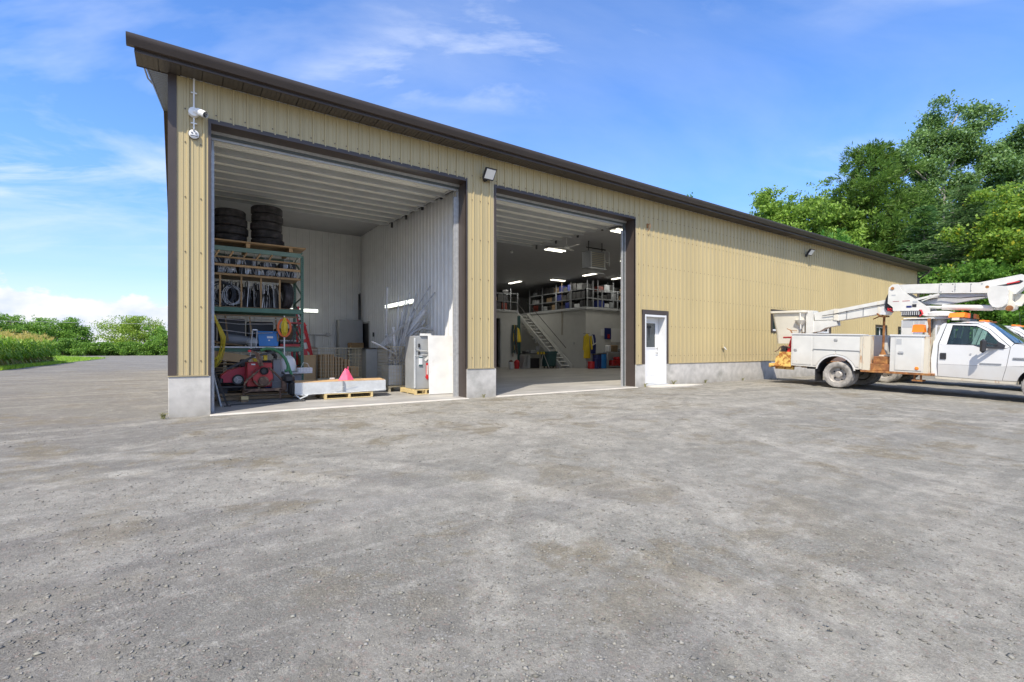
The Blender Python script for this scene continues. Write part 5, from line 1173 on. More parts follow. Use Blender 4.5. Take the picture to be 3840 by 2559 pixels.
for i,(x,w,z,h,m) in enumerate([(.62,.55,1.235,.60,'black'),(1.25,.6,1.235,.72,'darksteel'),(1.92,.62,1.235,.66,'black'),(2.52,.45,1.235,.5,'oldwood'),(.7,.7,.0,.9,'black'),(1.5,.7,.0,1.0,'darksteel'),(2.3,.7,.0,.85,'black')]):
    one('shade_filler',MB().box(x-w/2,x+w/2,4.42,4.84,z+.001,z+h,.02),m,'added shade block at the back of the '+('lower shelf, ' if z else 'floor under the rack, ')+['leftmost','second from the left','behind the blue tote','rightmost','left','middle','right'][i],'crate','added shade blocks at the back of the rack')  # dark blocks added to hide the bright wall, standing in for shade
# aluminium rods across the front
for i,(z0,z1,xa,xb) in enumerate(((1.90,1.90,.55,2.22),(1.82,1.78,.50,2.20),(1.60,1.55,.98,2.10))):
    one('aluminium_rod',MB().path([(xa,3.66,z0+.03),((xa+xb)/2,3.66,(z0+z1)/2-.02),(xb,3.66,z1+.03)],.011,6),'wire',['topmost','middle','lowest'][i]+' thin metal rod slung across the front of the rack','rod')
sh=thing('white_frame_tube','white tube frame below the blue tote with one upright at its right end','frame',(1.5,3.6,1.2))
MB().beam((.5,3.62,1.21),(2.36,3.62,1.20),.03,.035).build('cross_tube','white',sh); MB().beam((2.37,3.62,2.03),(2.37,3.62,.85),.03,.03).build('upright_tube','white',sh)
# tote, bag, lumber
bt=thing('blue_tote','bright blue plastic tote on the lower shelf of the rack','tote',(2.0,3.95,1.235))
MB().prism([(1.80,1.235),(2.24,1.235),(2.27,1.58),(1.77,1.58)],'y',3.74,4.2).build('tub','blue',bt); MB().box(1.74,2.30,3.71,4.23,1.58,1.62,.01).build('lid','blue',bt)
MB().box(1.98,2.12,3.734,3.739,1.44,1.49).build('print','white',bt); MB().box(2.01,2.05,3.734,3.739,1.37,1.40).build('print','white',bt)
one('rolled_blanket',MB().tube((1.05,3.92,1.42),(1.70,3.85,1.36),.13,14,.11),'grey','rolled grey blanket lying left of the blue tote','blanket')
one('sack',MB().box(1.50,1.78,3.70,3.95,1.24,1.44,.07),'ltgrey','pale grey sack slumped against the left end of the blue tote','sack')
def boards(n,x0,x1,y0,z0,lab,grp,m='wood',seed=1,dz=.03,slope=.0):
    rs=random.Random(seed)
    for i in range(n):
        a=x0+rs.uniform(-.05,.15); b=x1-rs.uniform(0,.35); sl=rs.uniform(-.04,.05)+slope; z=z0+i*dz
        mb=MB().beam((a,y0+rs.uniform(0,.3),z-sl*.3),(b,y0+rs.uniform(0,.3),z+sl),rs.uniform(.08,.2),.022)
        one('board',mb,rs.choice([m,'oldwood',m]),lab%(['bottom','second','third','fourth','fifth','sixth','seventh','top'][i] if i<n-1 else 'top'),'board',grp)
boards(4,.62,1.7,3.80,1.27,'%s board of the loose pile left of the blue tote','loose boards left of the blue tote',seed=3,dz=.035,slope=-.10)
boards(7,.62,1.75,3.7,.62,'%s board of the lumber pile above the mower','lumber pile above the mower',seed=4,dz=.045,slope=.0)
boards(4,.60,1.35,3.5,.40,'%s board of the low lumber pile behind the mower','low lumber pile behind the mower',seed=6,dz=.05)
one('cardboard_sheet',MB().beam((.75,3.68,1.03),(1.75,3.66,.86),.02,.20),'card','bent brown cardboard sheet on top of the lumber pile','cardboard')
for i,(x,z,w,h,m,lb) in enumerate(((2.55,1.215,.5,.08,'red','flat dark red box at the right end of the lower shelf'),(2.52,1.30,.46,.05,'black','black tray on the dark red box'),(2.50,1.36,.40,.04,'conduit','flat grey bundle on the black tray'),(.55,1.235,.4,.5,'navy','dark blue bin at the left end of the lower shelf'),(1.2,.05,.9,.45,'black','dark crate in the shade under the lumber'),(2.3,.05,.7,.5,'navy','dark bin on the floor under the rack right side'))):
    one('storage_box',MB().box(x-w/2,x+w/2,3.82,4.4,z,z+h,.01),m,lb,'box')
sj=thing('spool_stand','dark steel spool stand at the right end of the rack below the middle beam','stand',(2.6,3.9,1.45))
MB().box(2.48,2.80,3.70,4.1,1.84,1.87).build('top_plate','red',sj)
for a,b in (((2.52,3.72,1.84),(2.78,3.72,1.35)),((2.78,3.72,1.84),(2.52,3.72,1.35)),((2.6,3.75,1.84),(2.62,3.75,1.3))): MB().beam(a,b,.03,.02).build('strut','darksteel',sj)
# hanging cords
def hangcoil(x,y,z,w,h,n,m,label,th=.009):
    o=thing('extension_cord',label,'cord',(x,y,z))
    for i in range(n):
        ww=w*random.uniform(.6,1.1); hh=h*random.uniform(.85,1.05); ox=random.uniform(-.02,.02); pts=[]
        for k in range(16): a=2*PI*k/16; q=math.sin(a); pts.append((x+ox+ww*.5*math.cos(a)*(1 if q<0 else (1-.75*q)),y+random.uniform(-.02,.02),z-hh/2+hh/2*q))
        MB().path(pts,th,5,closed=True).build('loop',m,o)
    return o
hangcoil(.78,3.55,2.02,.50,1.28,16,'yellow','long yellow extension cord hanging in loops at the left end of the rack',.010)
hc=hangcoil(2.37,3.58,1.98,.14,.46,7,'yellow','yellow and orange cord coil hung over the white upright tube',.012)
for i in range(5):
    pts=[(2.37+(.13+.01*i)*math.cos(2*PI*k/16),3.60,1.72+(.20+.012*i)*math.sin(2*PI*k/16)) for k in range(16)]; MB().path(pts,.008,5,closed=True).build('outer_loop','orange',hc)
MB().box(2.32,2.42,3.54,3.60,1.56,1.90,.04).build('bundle_wrap','yellow',hc)
# red ladder
ld=thing('red_ladder','red fibreglass step ladder leaning behind the right end of the rack','ladder',(3.3,5.3,0))
MB().beam((2.98,5.3,2.42),(3.36,5.2,.1),.035,.12).build('rail','ladderred',ld)
MB().beam((3.17,5.32,1.95),(3.58,5.2,.1),.035,.09).build('rail','ladderred',ld)
for k in range(4): MB().beam((3.015+.055*k,5.215,2.22-.29*k),(3.045+.055*k,5.21,2.03-.29*k),.012,.06).build('label_strip','white',ld)
MB().beam((2.95,5.5,1.85),(2.98,5.5,.3),.03,.22,up=(1,0,0)).build('folded_section','ladderred',ld)
for k in range(6): MB().beam((3.08+.058*k,5.27,2.0-.28*k),(3.24+.05*k,5.30,1.85-.27*k),.03,.06).build('rung','ladderred',ld)
# fluorescent battens
def batten(x0,y0,x1,y1,z,label,m='tubedim',h=.15):
    o=thing('wall_light',label,'light',((x0+x1)/2,(y0+y1)/2,z)); dx,dy=x1-x0,y1-y0; l=math.hypot(dx,dy); nx,ny=dy/l,-dx/l
    MB().beam((x0,y0,z),(x1,y1,z),.05,h).build('housing','white',o)
    MB().beam((x0-nx*.0+nx*.055,y0+ny*.055,z-.03),(x1+nx*.055,y1+ny*.055,z-.03),.03,.04).beam((x0+nx*.055,y0+ny*.055,z+.03),(x1+nx*.055,y1+ny*.055,z+.03),.03,.04).build('tubes',m,o)
batten(5.99,6.0,5.99,3.6,2.62,'lit double fluorescent light on the ribbed right wall')
o=batten(3.45,9.04,4.4,9.04,2.60,'lit double fluorescent light on the back wall behind the red ladder')
# back of the first bay
cb=thing('grey_cabinet','tall grey sheet cabinet in the far right corner','cabinet',(5.55,8.6,0)); MB().box(5.08,5.98,8.62,9.05,0,2.28,.01).build('carcass','ltgrey',cb)
MB().box(5.10,5.96,8.60,8.618,.05,2.26).build('door_leaf','ltgrey',cb)
ps=MB().path([(5.80,8.5,2.3),(5.86,8.7,3.3)],.03,5).path([(5.86,8.5,2.3),(5.90,8.7,3.35)],.02,5)
one('lean_pole',ps,'darksteel','dark pole leaning in the far corner above the grey cabinet','pole')
one('conduit_stub',MB().path([(3.9,9.02,1.70),(4.9,9.02,1.70)],.02,5).path([(4.28,9.0,1.72),(4.30,9.0,.4)],.025,5).box(4.7,4.85,8.98,9.05,1.66,1.78),'conduit','thin pipe run and outlet box low on the back wall','pipe')
one('plywood_box',MB().box(5.38,5.85,8.1,8.58,0,1.40,.01),'wood','tall plywood box standing in front of the grey cabinet','box')
wb=thing('workbench','dark-topped bench with a grey side panel against the ribbed wall','bench',(5.6,6.9,0)); MB().box(5.05,6.02,5.6,7.8,1.16,1.20,.01).build('bench_top','darksteel',wb); MB().box(5.15,5.2,5.62,7.6,0,1.16).box(5.22,6.0,7.55,7.6,0,1.16).box(5.2,5.95,5.64,5.68,0,1.16).build('side_panel','ltgrey',wb)
# wire cages
def cage(x0,x1,y0,y1,z0,z1,label,dx=.10,dz=.10,m='cage'):
    o=thing('wire_cage',label,'cage',((x0+x1)/2,(y0+y1)/2,0))
    def wall(a,b):
        L_=math.hypot(b[0]-a[0],b[1]-a[1]); n=int(round(L_/dx))
        mb=MB()
        for k in range(n+1): f=k/n; p=(a[0]+(b[0]-a[0])*f,a[1]+(b[1]-a[1])*f); mb.beam((p[0],p[1],z0),(p[0],p[1],z1),.009,.009,up=(1,0,0))
        k=z0
        while k<=z1+.001: mb.beam((a[0],a[1],k),(b[0],b[1],k),.009,.009); k+=dz
        mb.beam((a[0],a[1],z1),(b[0],b[1],z1),.02,.02)
        mb.build('mesh_wall',m,o,sm=0)
    wall((x0,y0),(x1,y0)); wall((x1,y0),(x1,y1)); wall((x1,y1),(x0,y1)); wall((x0,y1),(x0,y0))
    MB().box(x0,x1,y0,y1,z0-.04,z0).build('base',m,o)
    for X in (x0+.05,x1-.05):
        for Y in (y0+.05,y1-.05): MB().box(X-.03,X+.03,Y-.03,Y+.03,0,z0-.04).build('foot',m,o)
    return o
cage(3.42,4.70,4.6,5.6,.30,1.19,'wide wire cage full of folded cardboard behind the box pallet')
for i,(x,z,w) in enumerate(((3.50,.98,.05),(3.57,1.0,.05),(3.64,.99,.05),(3.71,1.01,.05),(3.78,1.0,.05),(3.85,1.01,.05),(3.93,.93,.06),(4.01,.92,.06),(4.10,.91,.06),(4.20,.85,.07),(4.30,.84,.06))):
    one('flat_carton',MB().box(x,x+w,4.68,5.4,.31,z,.004),'card','flattened carton number-less sheet in the wide cage, '.replace('number-less sheet ','')+['leftmost','second from left','third from left','fourth from left','fifth from left','sixth from left','first of the middle group','second of the middle group','third of the middle group','second from right','rightmost'][i],'carton','cartons in the wide cage')
one('carton_stack',MB().box(4.38,4.64,4.68,5.3,.31,.62,.01),'card','low brown carton at the right end of the wide cage','carton')
one('carton_stack',MB().box(3.03,3.40,4.75,5.4,.02,.98,.01),'card','tall brown carton between the rack and the wide cage','carton')
cage(4.74,5.22,2.45,3.3,.16,1.22,'narrow wire cage stuffed with conduit offcuts beside the wrapped crate',.08,.09)
one('white_carton',MB().box(4.79,5.17,2.55,3.1,.17,.72,.01),'film','white carton inside the narrow cage','carton')
one('plywood_strip',MB().beam((5.27,2.45,.08),(5.27,2.45,1.05),.10,.05,up=(0,1,0)),'wood','upright plywood strip at the right corner of the narrow cage','panel')
rs=random.Random(3); sc_=thing('conduit_scraps','tangle of grey flexible conduit scraps in the narrow cage','conduit',(4.98,2.8,.8))
for i in range(26):
    c=Vector((4.82+rs.random()*.34,2.50+rs.random()*.2,.78+rs.random()*.38)); pts=[tuple(c+Vector((rs.uniform(-.12,.12),rs.uniform(-.06,.06),rs.uniform(-.09,.09)))) for _ in range(4)]
    MB().path(pts,.014,5).build('scrap','conduit' if rs.random()<.6 else 'galv',sc_)
cd_=thing('conduit_bundle','spray of long grey conduit pipes fanning up behind the wrapped crate','conduit',(5.3,2.6,.4))
base=Vector((5.02,2.9,.75))
ends=[(4.66,2.3,2.80,.022),(5.05,2.5,2.62,.012),(5.95,2.4,2.95,.012),(6.0,2.2,2.75,.018),(5.55,2.4,2.70,.028),(5.60,2.6,2.60,.03),(5.75,2.3,2.25,.055),(5.30,2.6,2.5,.015),(5.42,2.7,2.45,.02),(5.2,2.6,2.2,.03),(5.66,2.5,2.0,.02),(5.78,2.4,1.95,.03),(5.85,2.3,1.85,.018),(5.5,2.5,2.2,.04),(5.35,2.4,2.05,.035),(5.9,2.5,2.1,.012),(5.95,2.4,1.75,.014),(5.6,2.3,1.9,.03),(5.25,2.3,1.95,.02),(4.9,2.5,1.75,.035),(4.75,2.6,1.55,.03),(5.45,2.7,2.75,.01),(5.8,2.5,2.4,.02),(5.55,2.6,2.3,.025)]
for i,(x,y,z,r_) in enumerate(ends):
    b=base+Vector((rs.uniform(-.18,.16),rs.uniform(-.2,.1),rs.uniform(-.35,.15))); e=Vector((x,y,z)); m_=(b+e)/2+Vector((rs.uniform(-.05,.05),0,rs.uniform(-.02,.1)))
    MB().path([tuple(b),tuple(b*.6+m_*.4),tuple(m_),tuple(e)],r_*1.15,8).build('pipe','conduit' if i%4 else 'ltgrey',cd_)
MB().path([(5.15,2.3,1.30),(5.35,2.2,1.62),(5.6,2.15,1.74),(5.90,2.1,1.68)],.035,8).build('pipe','conduit',cd_)
MB().path([(4.30,2.5,1.36),(4.55,2.5,1.25),(5.0,2.5,1.0)],.02,8).build('pipe','conduit',cd_)
for k in range(7): MB().path([(4.45+k*.06,2.55,1.18+.02*k),(4.75+k*.05,2.5,1.5+.04*k),(5.05+k*.06,2.45,1.66+.05*k)],.010,5).build('pipe','wire',cd_)
M['midgrey']=mat('mid_grey_steel',(.33,.34,.34),.4,var=.12)
# wrapped crate on a pallet
def pallet(x0,x1,y0,y1,z,label,rot=0,m='palletwood'):
    o=thing('pallet',label,'pallet',((x0+x1)/2,(y0+y1)/2,z)); n=6; w=(y1-y0)
    for k in range(n): a=y0+(w-.09)*k/(n-1); MB().box(x0,x1,a,a+.09,z+.105,z+.123,.002).build('deck_slat',m,o)
    for k in range(3): a=y0+(w-.09)*k/2; MB().box(x0,x1,a,a+.09,z,z+.018,.002).build('bottom_slat',m,o)
    for k in range(3): a=x0+(x1-x0-.05)*k/2; MB().box(a,a+.05,y0+.001,y1-.001,z+.018,z+.105,.002).build('stringer',m,o)
    return o
pallet(5.02,5.62,1.28,2.3,.003,'small wooden pallet under the shrink-wrapped grey box')
wr=thing('wrapped_box','tall grey steel box wrapped in clear film with a red arrow sticker','box',(5.25,1.8,.13))
MB().box(5.06,5.50,1.42,2.05,.13,1.50,.01).build('steel_box','midgrey',wr); MB().box(5.20,5.50,1.38,1.415,1.50,1.56).build('top_flange','white',wr)
MB().box(5.035,5.085,1.395,1.415,.16,1.44,.008).build('film_fold','film',wr); MB().box(5.505,5.545,1.42,2.0,.13,1.48).build('timber_batten','wood',wr)
MB().prism([(5.34,.45),(5.40,.36),(5.46,.45),(5.43,.45),(5.43,.80),(5.37,.80),(5.37,.45)],'y',1.404,1.414).build('arrow_sticker','ladderred',wr)
MB().box(5.385,5.415,1.400,1.403,.50,.74).build('arrow_print','white',wr)
MB().beam((5.34,1.405,.86),(5.50,1.405,1.02),.004,.06).build('tape','white',wr)
MB().box(5.17,5.27,1.400,1.415,.72,1.0,.004).build('pale_label','doorwhite',wr); MB().box(5.17,5.27,1.396,1.399,.93,.96).box(5.17,5.27,1.396,1.399,.72,.76).build('label_band','greenbin',wr)
MB().path([(5.05,1.39,1.17),(5.2,1.39,1.12),(5.5,1.39,1.10)],.008,4).path([(5.05,1.39,.98),(5.3,1.39,1.02),(5.5,1.39,1.0)],.006,4).build('film_crease','film',wr)
for z in (1.10,.90): MB().box(5.15,5.20,1.39,1.41,z+.1,z+.2,.005).build('handle_slot','black',wr)
M['aged']=mat('aged_white_sheet',(.70,.69,.66),.5,var=.10,vs=3,c2=(.55,.50,.43),cs=2.5,ct=.66,cw=.15)
pn=MB().box(-.40,.40,-.02,.02,0,1.50,.004); 
o=one('metal_sheet',pn,'aged','large white sheet panel standing against the right jamb of the first door','panel'); o.location=(5.73,1.12,.008); o.rotation_euler=(R(-3),0,R(-2)); o.scale=(.99,1,1)
# long box on a pallet, film wrapped
pallet(2.86,3.98,1.40,2.35,.003,'yellowish wooden pallet carrying the long carton pack')
lp=thing('long_carton_pack','long low carton pack wrapped in clear film on the pallet','carton',(3.25,1.9,.13))
MB().prism([(2.24,1.47),(4.30,1.42),(4.42,2.16),(2.30,2.22)],'z',.135,.40).build('carton_side','film',lp,sm=0)
for k in range(4):
    f0,f1=k/4+.003,(k+1)/4-.003; a=lambda f:(2.245+2.05*f,1.475-.05*f); b=lambda f:(2.305+2.11*f,2.215-.06*f)
    MB().prism([a(f0),a(f1),b(f1),b(f0)],'z',.401,.412).build('carton_top','card',lp,sm=0)
MB().box(3.27,3.30,1.40,1.446,.14,.41).build('strap','grey',lp)
MB().path([(2.24,1.45,.16),(2.4,1.44,.12),(2.6,1.43,.14),(3.4,1.40,.14),(3.9,1.40,.155),(4.3,1.40,.17)],.012,5).path([(2.26,1.5,.13),(2.34,1.42,.05),(2.50,1.42,.12)],.02,5).path([(3.0,1.42,.17),(3.25,1.40,.28),(3.6,1.40,.33)],.004,4).build('loose_film','film',lp)
fg=thing('pink_film_flag','crumpled pink film peak taped on the long carton pack','marker',(3.4,1.75,.41))
MB().add([(3.22,1.62,.415),(3.42,1.56,.413),(3.60,1.68,.413),(3.54,1.90,.413),(3.30,1.92,.413),(3.42,1.76,.70),(3.50,1.74,.64)],[(0,1,5),(1,2,6,5),(2,3,6),(3,4,5,6),(4,0,5),(0,4,3,2,1)]).build('film_peak','pinkflag',fg,sm=0)
MB().box(3.47,3.485,1.735,1.75,.60,.74).build('tip','pinkflag',fg)
MB().box(3.12,3.24,2.0,2.06,.413,.46,.01).build('crumpled_tag','film',fg)
# mower on a crate
cr=thing('floor_pallet','dark low platform under the mower and blower','platform',(1.2,2.6,0)); MB().box(.78,2.05,2.35,3.05,.28,.33,.01).build('upper_deck','darksteel',cr); MB().box(.75,2.2,2.2,3.1,.12,.16,.01).build('lower_deck','oldwood',cr)
for X in (.85,1.35,1.95): MB().box(X,X+.16,2.45,2.95,.16,.28).build('block','black',cr)
MB().box(.70,2.3,2.05,2.15,.03,.09,.005).build('runner','oldwood',cr)
mw=thing('lawn_mower','crimson push mower parked on the platform at the left','mower',(1.15,2.75,.33))
MB().prism([(.86,.40),(.90,.56),(1.02,.66),(1.22,.72),(1.50,.78),(1.56,.74),(1.56,.46),(1.40,.40)],'y',2.50,2.95).build('deck','mower',mw); MB().box(.84,.93,2.48,2.97,.38,.50,.02).build('front_lip','black',mw)
for X,Y in ((1.22,2.46),(1.22,2.99)): 
    w=MB().lathe([(.05,-.02),(.115,-.025),(.12,-.015),(.12,.015),(.115,.025),(.05,.02)],20,(X,Y,.46),'y').build('wheel','black',mw); MB().lathe([(.0,-.035),(.085,-.03),(.09,0)],18,(X,Y,.46),'y').build('hubcap','ltgrey',w)
    mb=MB()
    for k in range(3): a=k*2.1; mb.beam((X,Y-.036,.46),(X+.07*math.cos(a),Y-.036,.46+.07*math.sin(a)),.01,.012)
    mb.build('spoke','doorwhite',w)
MB().beam((1.44,2.55,.52),(1.56,2.9,1.62),.022,.022).beam((1.56,2.55,.75),(1.66,2.9,1.62),.022,.022).beam((1.56,2.9,1.62),(1.66,2.9,1.62),.022,.022).build('handlebar','wire',mw)
MB().box(1.28,1.44,2.62,2.86,.74,.92,.02).build('engine','black',mw)
# blower / chipper machine
bl=thing('red_blower','rusty red blower with a round drum and chute on a steel stand','machine',(1.65,2.0,0))
MB().box(1.36,1.62,2.05,2.45,.32,.86,.01).box(1.62,1.87,2.10,2.45,.30,.84,.01).build('motor_cabinet','red',bl)
MB().box(1.44,1.52,2.03,2.045,.80,.83).build('maker_plate','doorwhite',bl)
MB().lathe([(0,-.10),(.02,-.10),(.03,-.08),(.12,-.085),(.20,-.075),(.21,-.05),(.21,.06),(0,.08)],26,(1.655,1.96,.53),'y').build('drum','red',bl)
mb=MB()
for k in range(12): a=R(200+k*12); b_=R(212+k*12); mb.beam((1.655+.19*math.cos(a),1.87,.53+.19*math.sin(a)),(1.655+.19*math.cos(b_),1.87,.53+.19*math.sin(b_)),.03,.035)
mb.build('drum_flange','brownrust',bl)
MB().lathe([(.085,-.05),(.085,.02),(.06,.02),(.06,-.05)],18,(1.67,1.84,.67),'y').lathe([(0,0),(.06,0)],14,(1.67,1.83,.67),'y').build('outlet_ring','black',bl)
MB().lathe([(0,-.10),(.09,-.10),(.11,-.08),(.11,0)],16,(1.66,1.93,.44),'y').build('bearing','brownrust',bl)
MB().beam((1.62,1.84,.78),(1.54,1.9,1.06),.08,.06).beam((1.54,1.9,1.06),(1.40,1.92,1.12),.05,.05).build('chute','brownrust',bl)
MB().box(1.36,1.42,1.88,1.94,1.09,1.14,.01).build('red_cap','ladderred',bl)
MB().path([(1.29,1.85,.22),(1.29,1.85,.40),(1.34,1.85,.48),(1.56,1.84,.68)],.022,8).path([(2.08,1.88,.20),(2.10,1.88,.38),(2.02,1.88,.48),(1.78,1.86,.74)],.022,8).build('frame_tube','brownrust',bl)
MB().box(1.28,2.06,1.80,1.90,.22,.28,.006).box(1.28,1.36,1.8,2.5,.20,.26,.006).box(1.96,2.04,1.8,2.5,.20,.26,.006).build('base_frame','brownrust',bl)
for X in (1.27,2.0): MB().tube((X,1.85,.035),(X,1.85,.22),.022,8).build('leg','brownrust',bl)
MB().box(2.03,2.13,1.80,1.92,.22,.44,.015).build('clamp','brownrust',bl)
one('grey_tank',MB().box(1.90,2.08,2.2,2.5,.35,.92,.02).box(1.86,2.1,2.15,2.4,.20,.42,.02),'grey','grey metal tank right behind the red blower','tank')
gh_=thing('green_hose','thick green suction hose arching over the blower','hose',(1.9,1.95,1.1))
MB().path([(1.62,2.0,1.13),(1.74,1.98,1.17),(1.88,1.96,1.16),(2.02,1.94,1.07),(2.12,1.92,.93),(2.17,1.90,.78),(2.16,1.88,.68),(2.10,1.88,.66)],.035,10).path([(2.16,1.92,.84),(2.20,1.92,.70),(2.24,1.9,.58),(2.25,1.9,.50)],.033,10).build('hose_tube','greenhose',gh_)
bh=thing('corrugated_hose','black corrugated hose lying over the top of the blower','hose',(1.7,2.1,1.1))
mb=MB(); pts=[(1.42,2.05,1.12),(1.56,2.08,1.15),(1.72,2.10,1.14),(1.86,2.12,1.08),(1.95,2.14,1.0),(1.93,2.14,.92)]
P2=[];Rr=[]
for (a,b) in zip(pts,pts[1:]):
    for k in range(6): f=k/6; P2.append(tuple(a[i]+(b[i]-a[i])*f for i in range(3))); Rr.append(.045 if k%2 else .036)
mb.path(P2,.04,10,True,Rr); mb.build('hose_tube','black',bh)
MB().beam((.98,2.1,.72),(1.50,2.05,1.0),.06,.05).beam((1.5,2.05,1.0),(1.95,2.0,1.10),.05,.045).build('guide_arm','black',bh)
yy_=thing('yellow_fitting','small yellow hose fittings on top of the red cabinet','fitting',(1.6,2.2,.9)); MB().box(1.50,1.58,2.15,2.22,.87,.95,.01).beam((1.5,2.15,.93),(1.42,2.15,.98),.02,.02).beam((1.56,2.15,.95),(1.62,2.15,1.0),.02,.02).build('fitting','yellow',yy_); MB().box(1.70,1.78,2.15,2.22,.90,1.02,.01).beam((1.7,2.15,1.0),(1.64,2.15,1.06),.02,.02).build('fitting','yellow',yy_)
one('timber_block',MB().box(1.22,1.36,1.78,1.92,.03,.13,.004),'palletwood','short pale timber block under the left foot of the red blower','block')
one('timber_block',MB().box(1.20,1.34,1.64,1.76,.0,.06,.004),'oldwood','dark timber offcut on the grate in front of the blower','block')
# grate on the floor
gr=thing('floor_grate','flat ribbed steel grate lying on the slab at the left','grate',(1.7,1.7,0)); 
for y in (1.26,2.14): MB().box(.98,2.42,y,y+.03,.003,.028).build('edge_bar','darksteel',gr)
mb=MB()
for k in range(60): x=1.0+k*.024; mb.beam((x,1.28,.014),(x,2.15,.014),.007,.022)
mb.build('grate_bars','galv',gr,kind='stuff')
one('leaning_sheet',MB().add([(.66,1.30,.76),(.68,1.32,.76),(.80,1.12,.004),(.83,1.14,.004),(.66,2.0,.76),(.68,2.0,.76),(.80,2.0,.004),(.83,2.0,.004)],[(0,1,3,2),(4,6,7,5),(0,2,6,4),(1,5,7,3),(0,4,5,1),(2,3,7,6)]),'ltgrey','pale grey sheet leaning against the left jamb inside','sheet')
one('steel_angle',MB().beam((.66,1.16,.82),(.92,1.1,.02),.02,.035).box(.86,.98,1.08,1.14,.0,.02),'darksteel','thin dark steel angle leaning beside the grey sheet','bar')
# white dome and box
dm=thing('white_dome','white rounded plastic hood leaning behind the green hose','cover',(2.3,2.9,.5)); mb=MB(); prof=[(.0,.40),(.08,.39),(.15,.33),(.19,.22),(.20,.10),(.21,0)]; mb.lathe(prof,24,(2.32,2.85,.60)); mb.build('hood_shell','doorwhite',dm); MB().lathe([(.215,-.02),(.225,0),(.215,.02)],24,(2.32,2.85,.60)).build('rim','grey',dm)
one('support_crate',MB().box(2.10,2.60,2.6,3.1,.12,.56,.01),'grey','grey crate under the white plastic hood','crate')
one('white_tray',MB().box(2.20,2.82,2.45,2.85,.565,.585,.004),'doorwhite','flat white tray under the ribbed white box','tray')
wx=thing('ribbed_box','small white ribbed box with a thin cable on the white tray','box',(2.68,2.65,.59)); MB().box(2.50,2.83,2.5,2.7,.588,.70,.01).build('case','doorwhite',wx)
mb=MB()
for k in range(9): mb.box(2.515+k*.034,2.525+k*.034,2.494,2.499,.60,.69)
mb.build('ribs','ltgrey',wx,kind='stuff'); MB().path([(2.6,2.7,.7),(2.66,2.72,.82),(2.76,2.74,.80),(2.80,2.74,.70)],.006,5).build('cable','white',wx)
one('rag_bundle',MB().box(2.05,2.30,1.75,2.1,.38,.58,.06).box(2.16,2.30,1.6,1.9,.10,.42,.05),'black','black plastic wrap bunched at the left end of the long carton','wrap')

# ================================================================ second bay
mz=thing('mezzanine','white walled storage mezzanine with dark guard rails at the back of the second bay','mezzanine',(22,12,0))
MB().box(20.2,36,11.2,23.6,0,3.56).build('lower_wall','drywall',mz)
MB().box(20.12,36,11.12,23.6,3.56,3.70,.01).build('edge_beam','ltgrey',mz)
MB().box(17.10,18.40,15.8,16.0,0,3.56).build('lower_wall','drywall',mz); MB().box(9.5,17.10,15.8,15.95,3.15,3.56).box(9.5,15.9,15.8,15.95,0,3.15).build('lower_wall','drywall',mz)
MB().box(17.04,17.12,15.76,15.98,0,3.15).build('door_post','ltgrey',mz)
MB().box(9.5,18.45,15.72,23.6,3.56,3.70,.01).build('edge_beam','ltgrey',mz)
MB().box(18.45,20.2,18.0,23.6,3.56,3.70).build('edge_beam','ltgrey',mz)
MB().box(18.42,20.2,18.02,18.1,0,3.56).build('lower_wall','drywall',mz)
def rail(p0,p1,n,zt=4.80,zm=4.25):
    p0,p1=Vector(p0),Vector(p1); g=MB()
    for z in (zt,zm): MB().beam((p0.x,p0.y,z),(p1.x,p1.y,z),.04,.05).build('guard_rail','grey',mz)
    for k in range(n+1): q=p0+(p1-p0)*k/n; MB().box(q.x-.03,q.x+.03,q.y-.03,q.y+.03,3.70,zt+.03).build('rail_post','grey',mz)
rail((20.17,11.17,0),(20.17,16.8,0),4); rail((20.17,11.17,0),(27,11.17,0),5); rail((13.0,15.77,0),(18.4,15.77,0),5)
stg=thing('stairs','steep white open stairs climbing left to the mezzanine','stairs',(19.7,14.5,0))
nst=15
for k in range(nst): f=(k+.5)/nst; y=12.45+f*4.6; z=.04+f*3.55; MB().box(19.25,20.10,y-.02,y+.26,z-.02,z+.02).build('tread','white_steel',stg); MB().box(19.27,20.08,y+.245,y+.255,z-.22,z-.02).build('riser','drywall',stg)
for X in (19.22,20.12): MB().beam((X,12.35,0.05),(X,17.0,3.62),.04,.26).build('stringer','drywall',stg)
for X in (19.22,): 
    MB().path([(X,12.75,.35),(X,12.9,1.15),(X,17.0,4.35)],.022,6).build('handrail','darksteel',stg); 
MB().path([(20.10,12.9,1.25),(20.10,17.0,4.45)],.02,6).build('handrail','darksteel',stg)
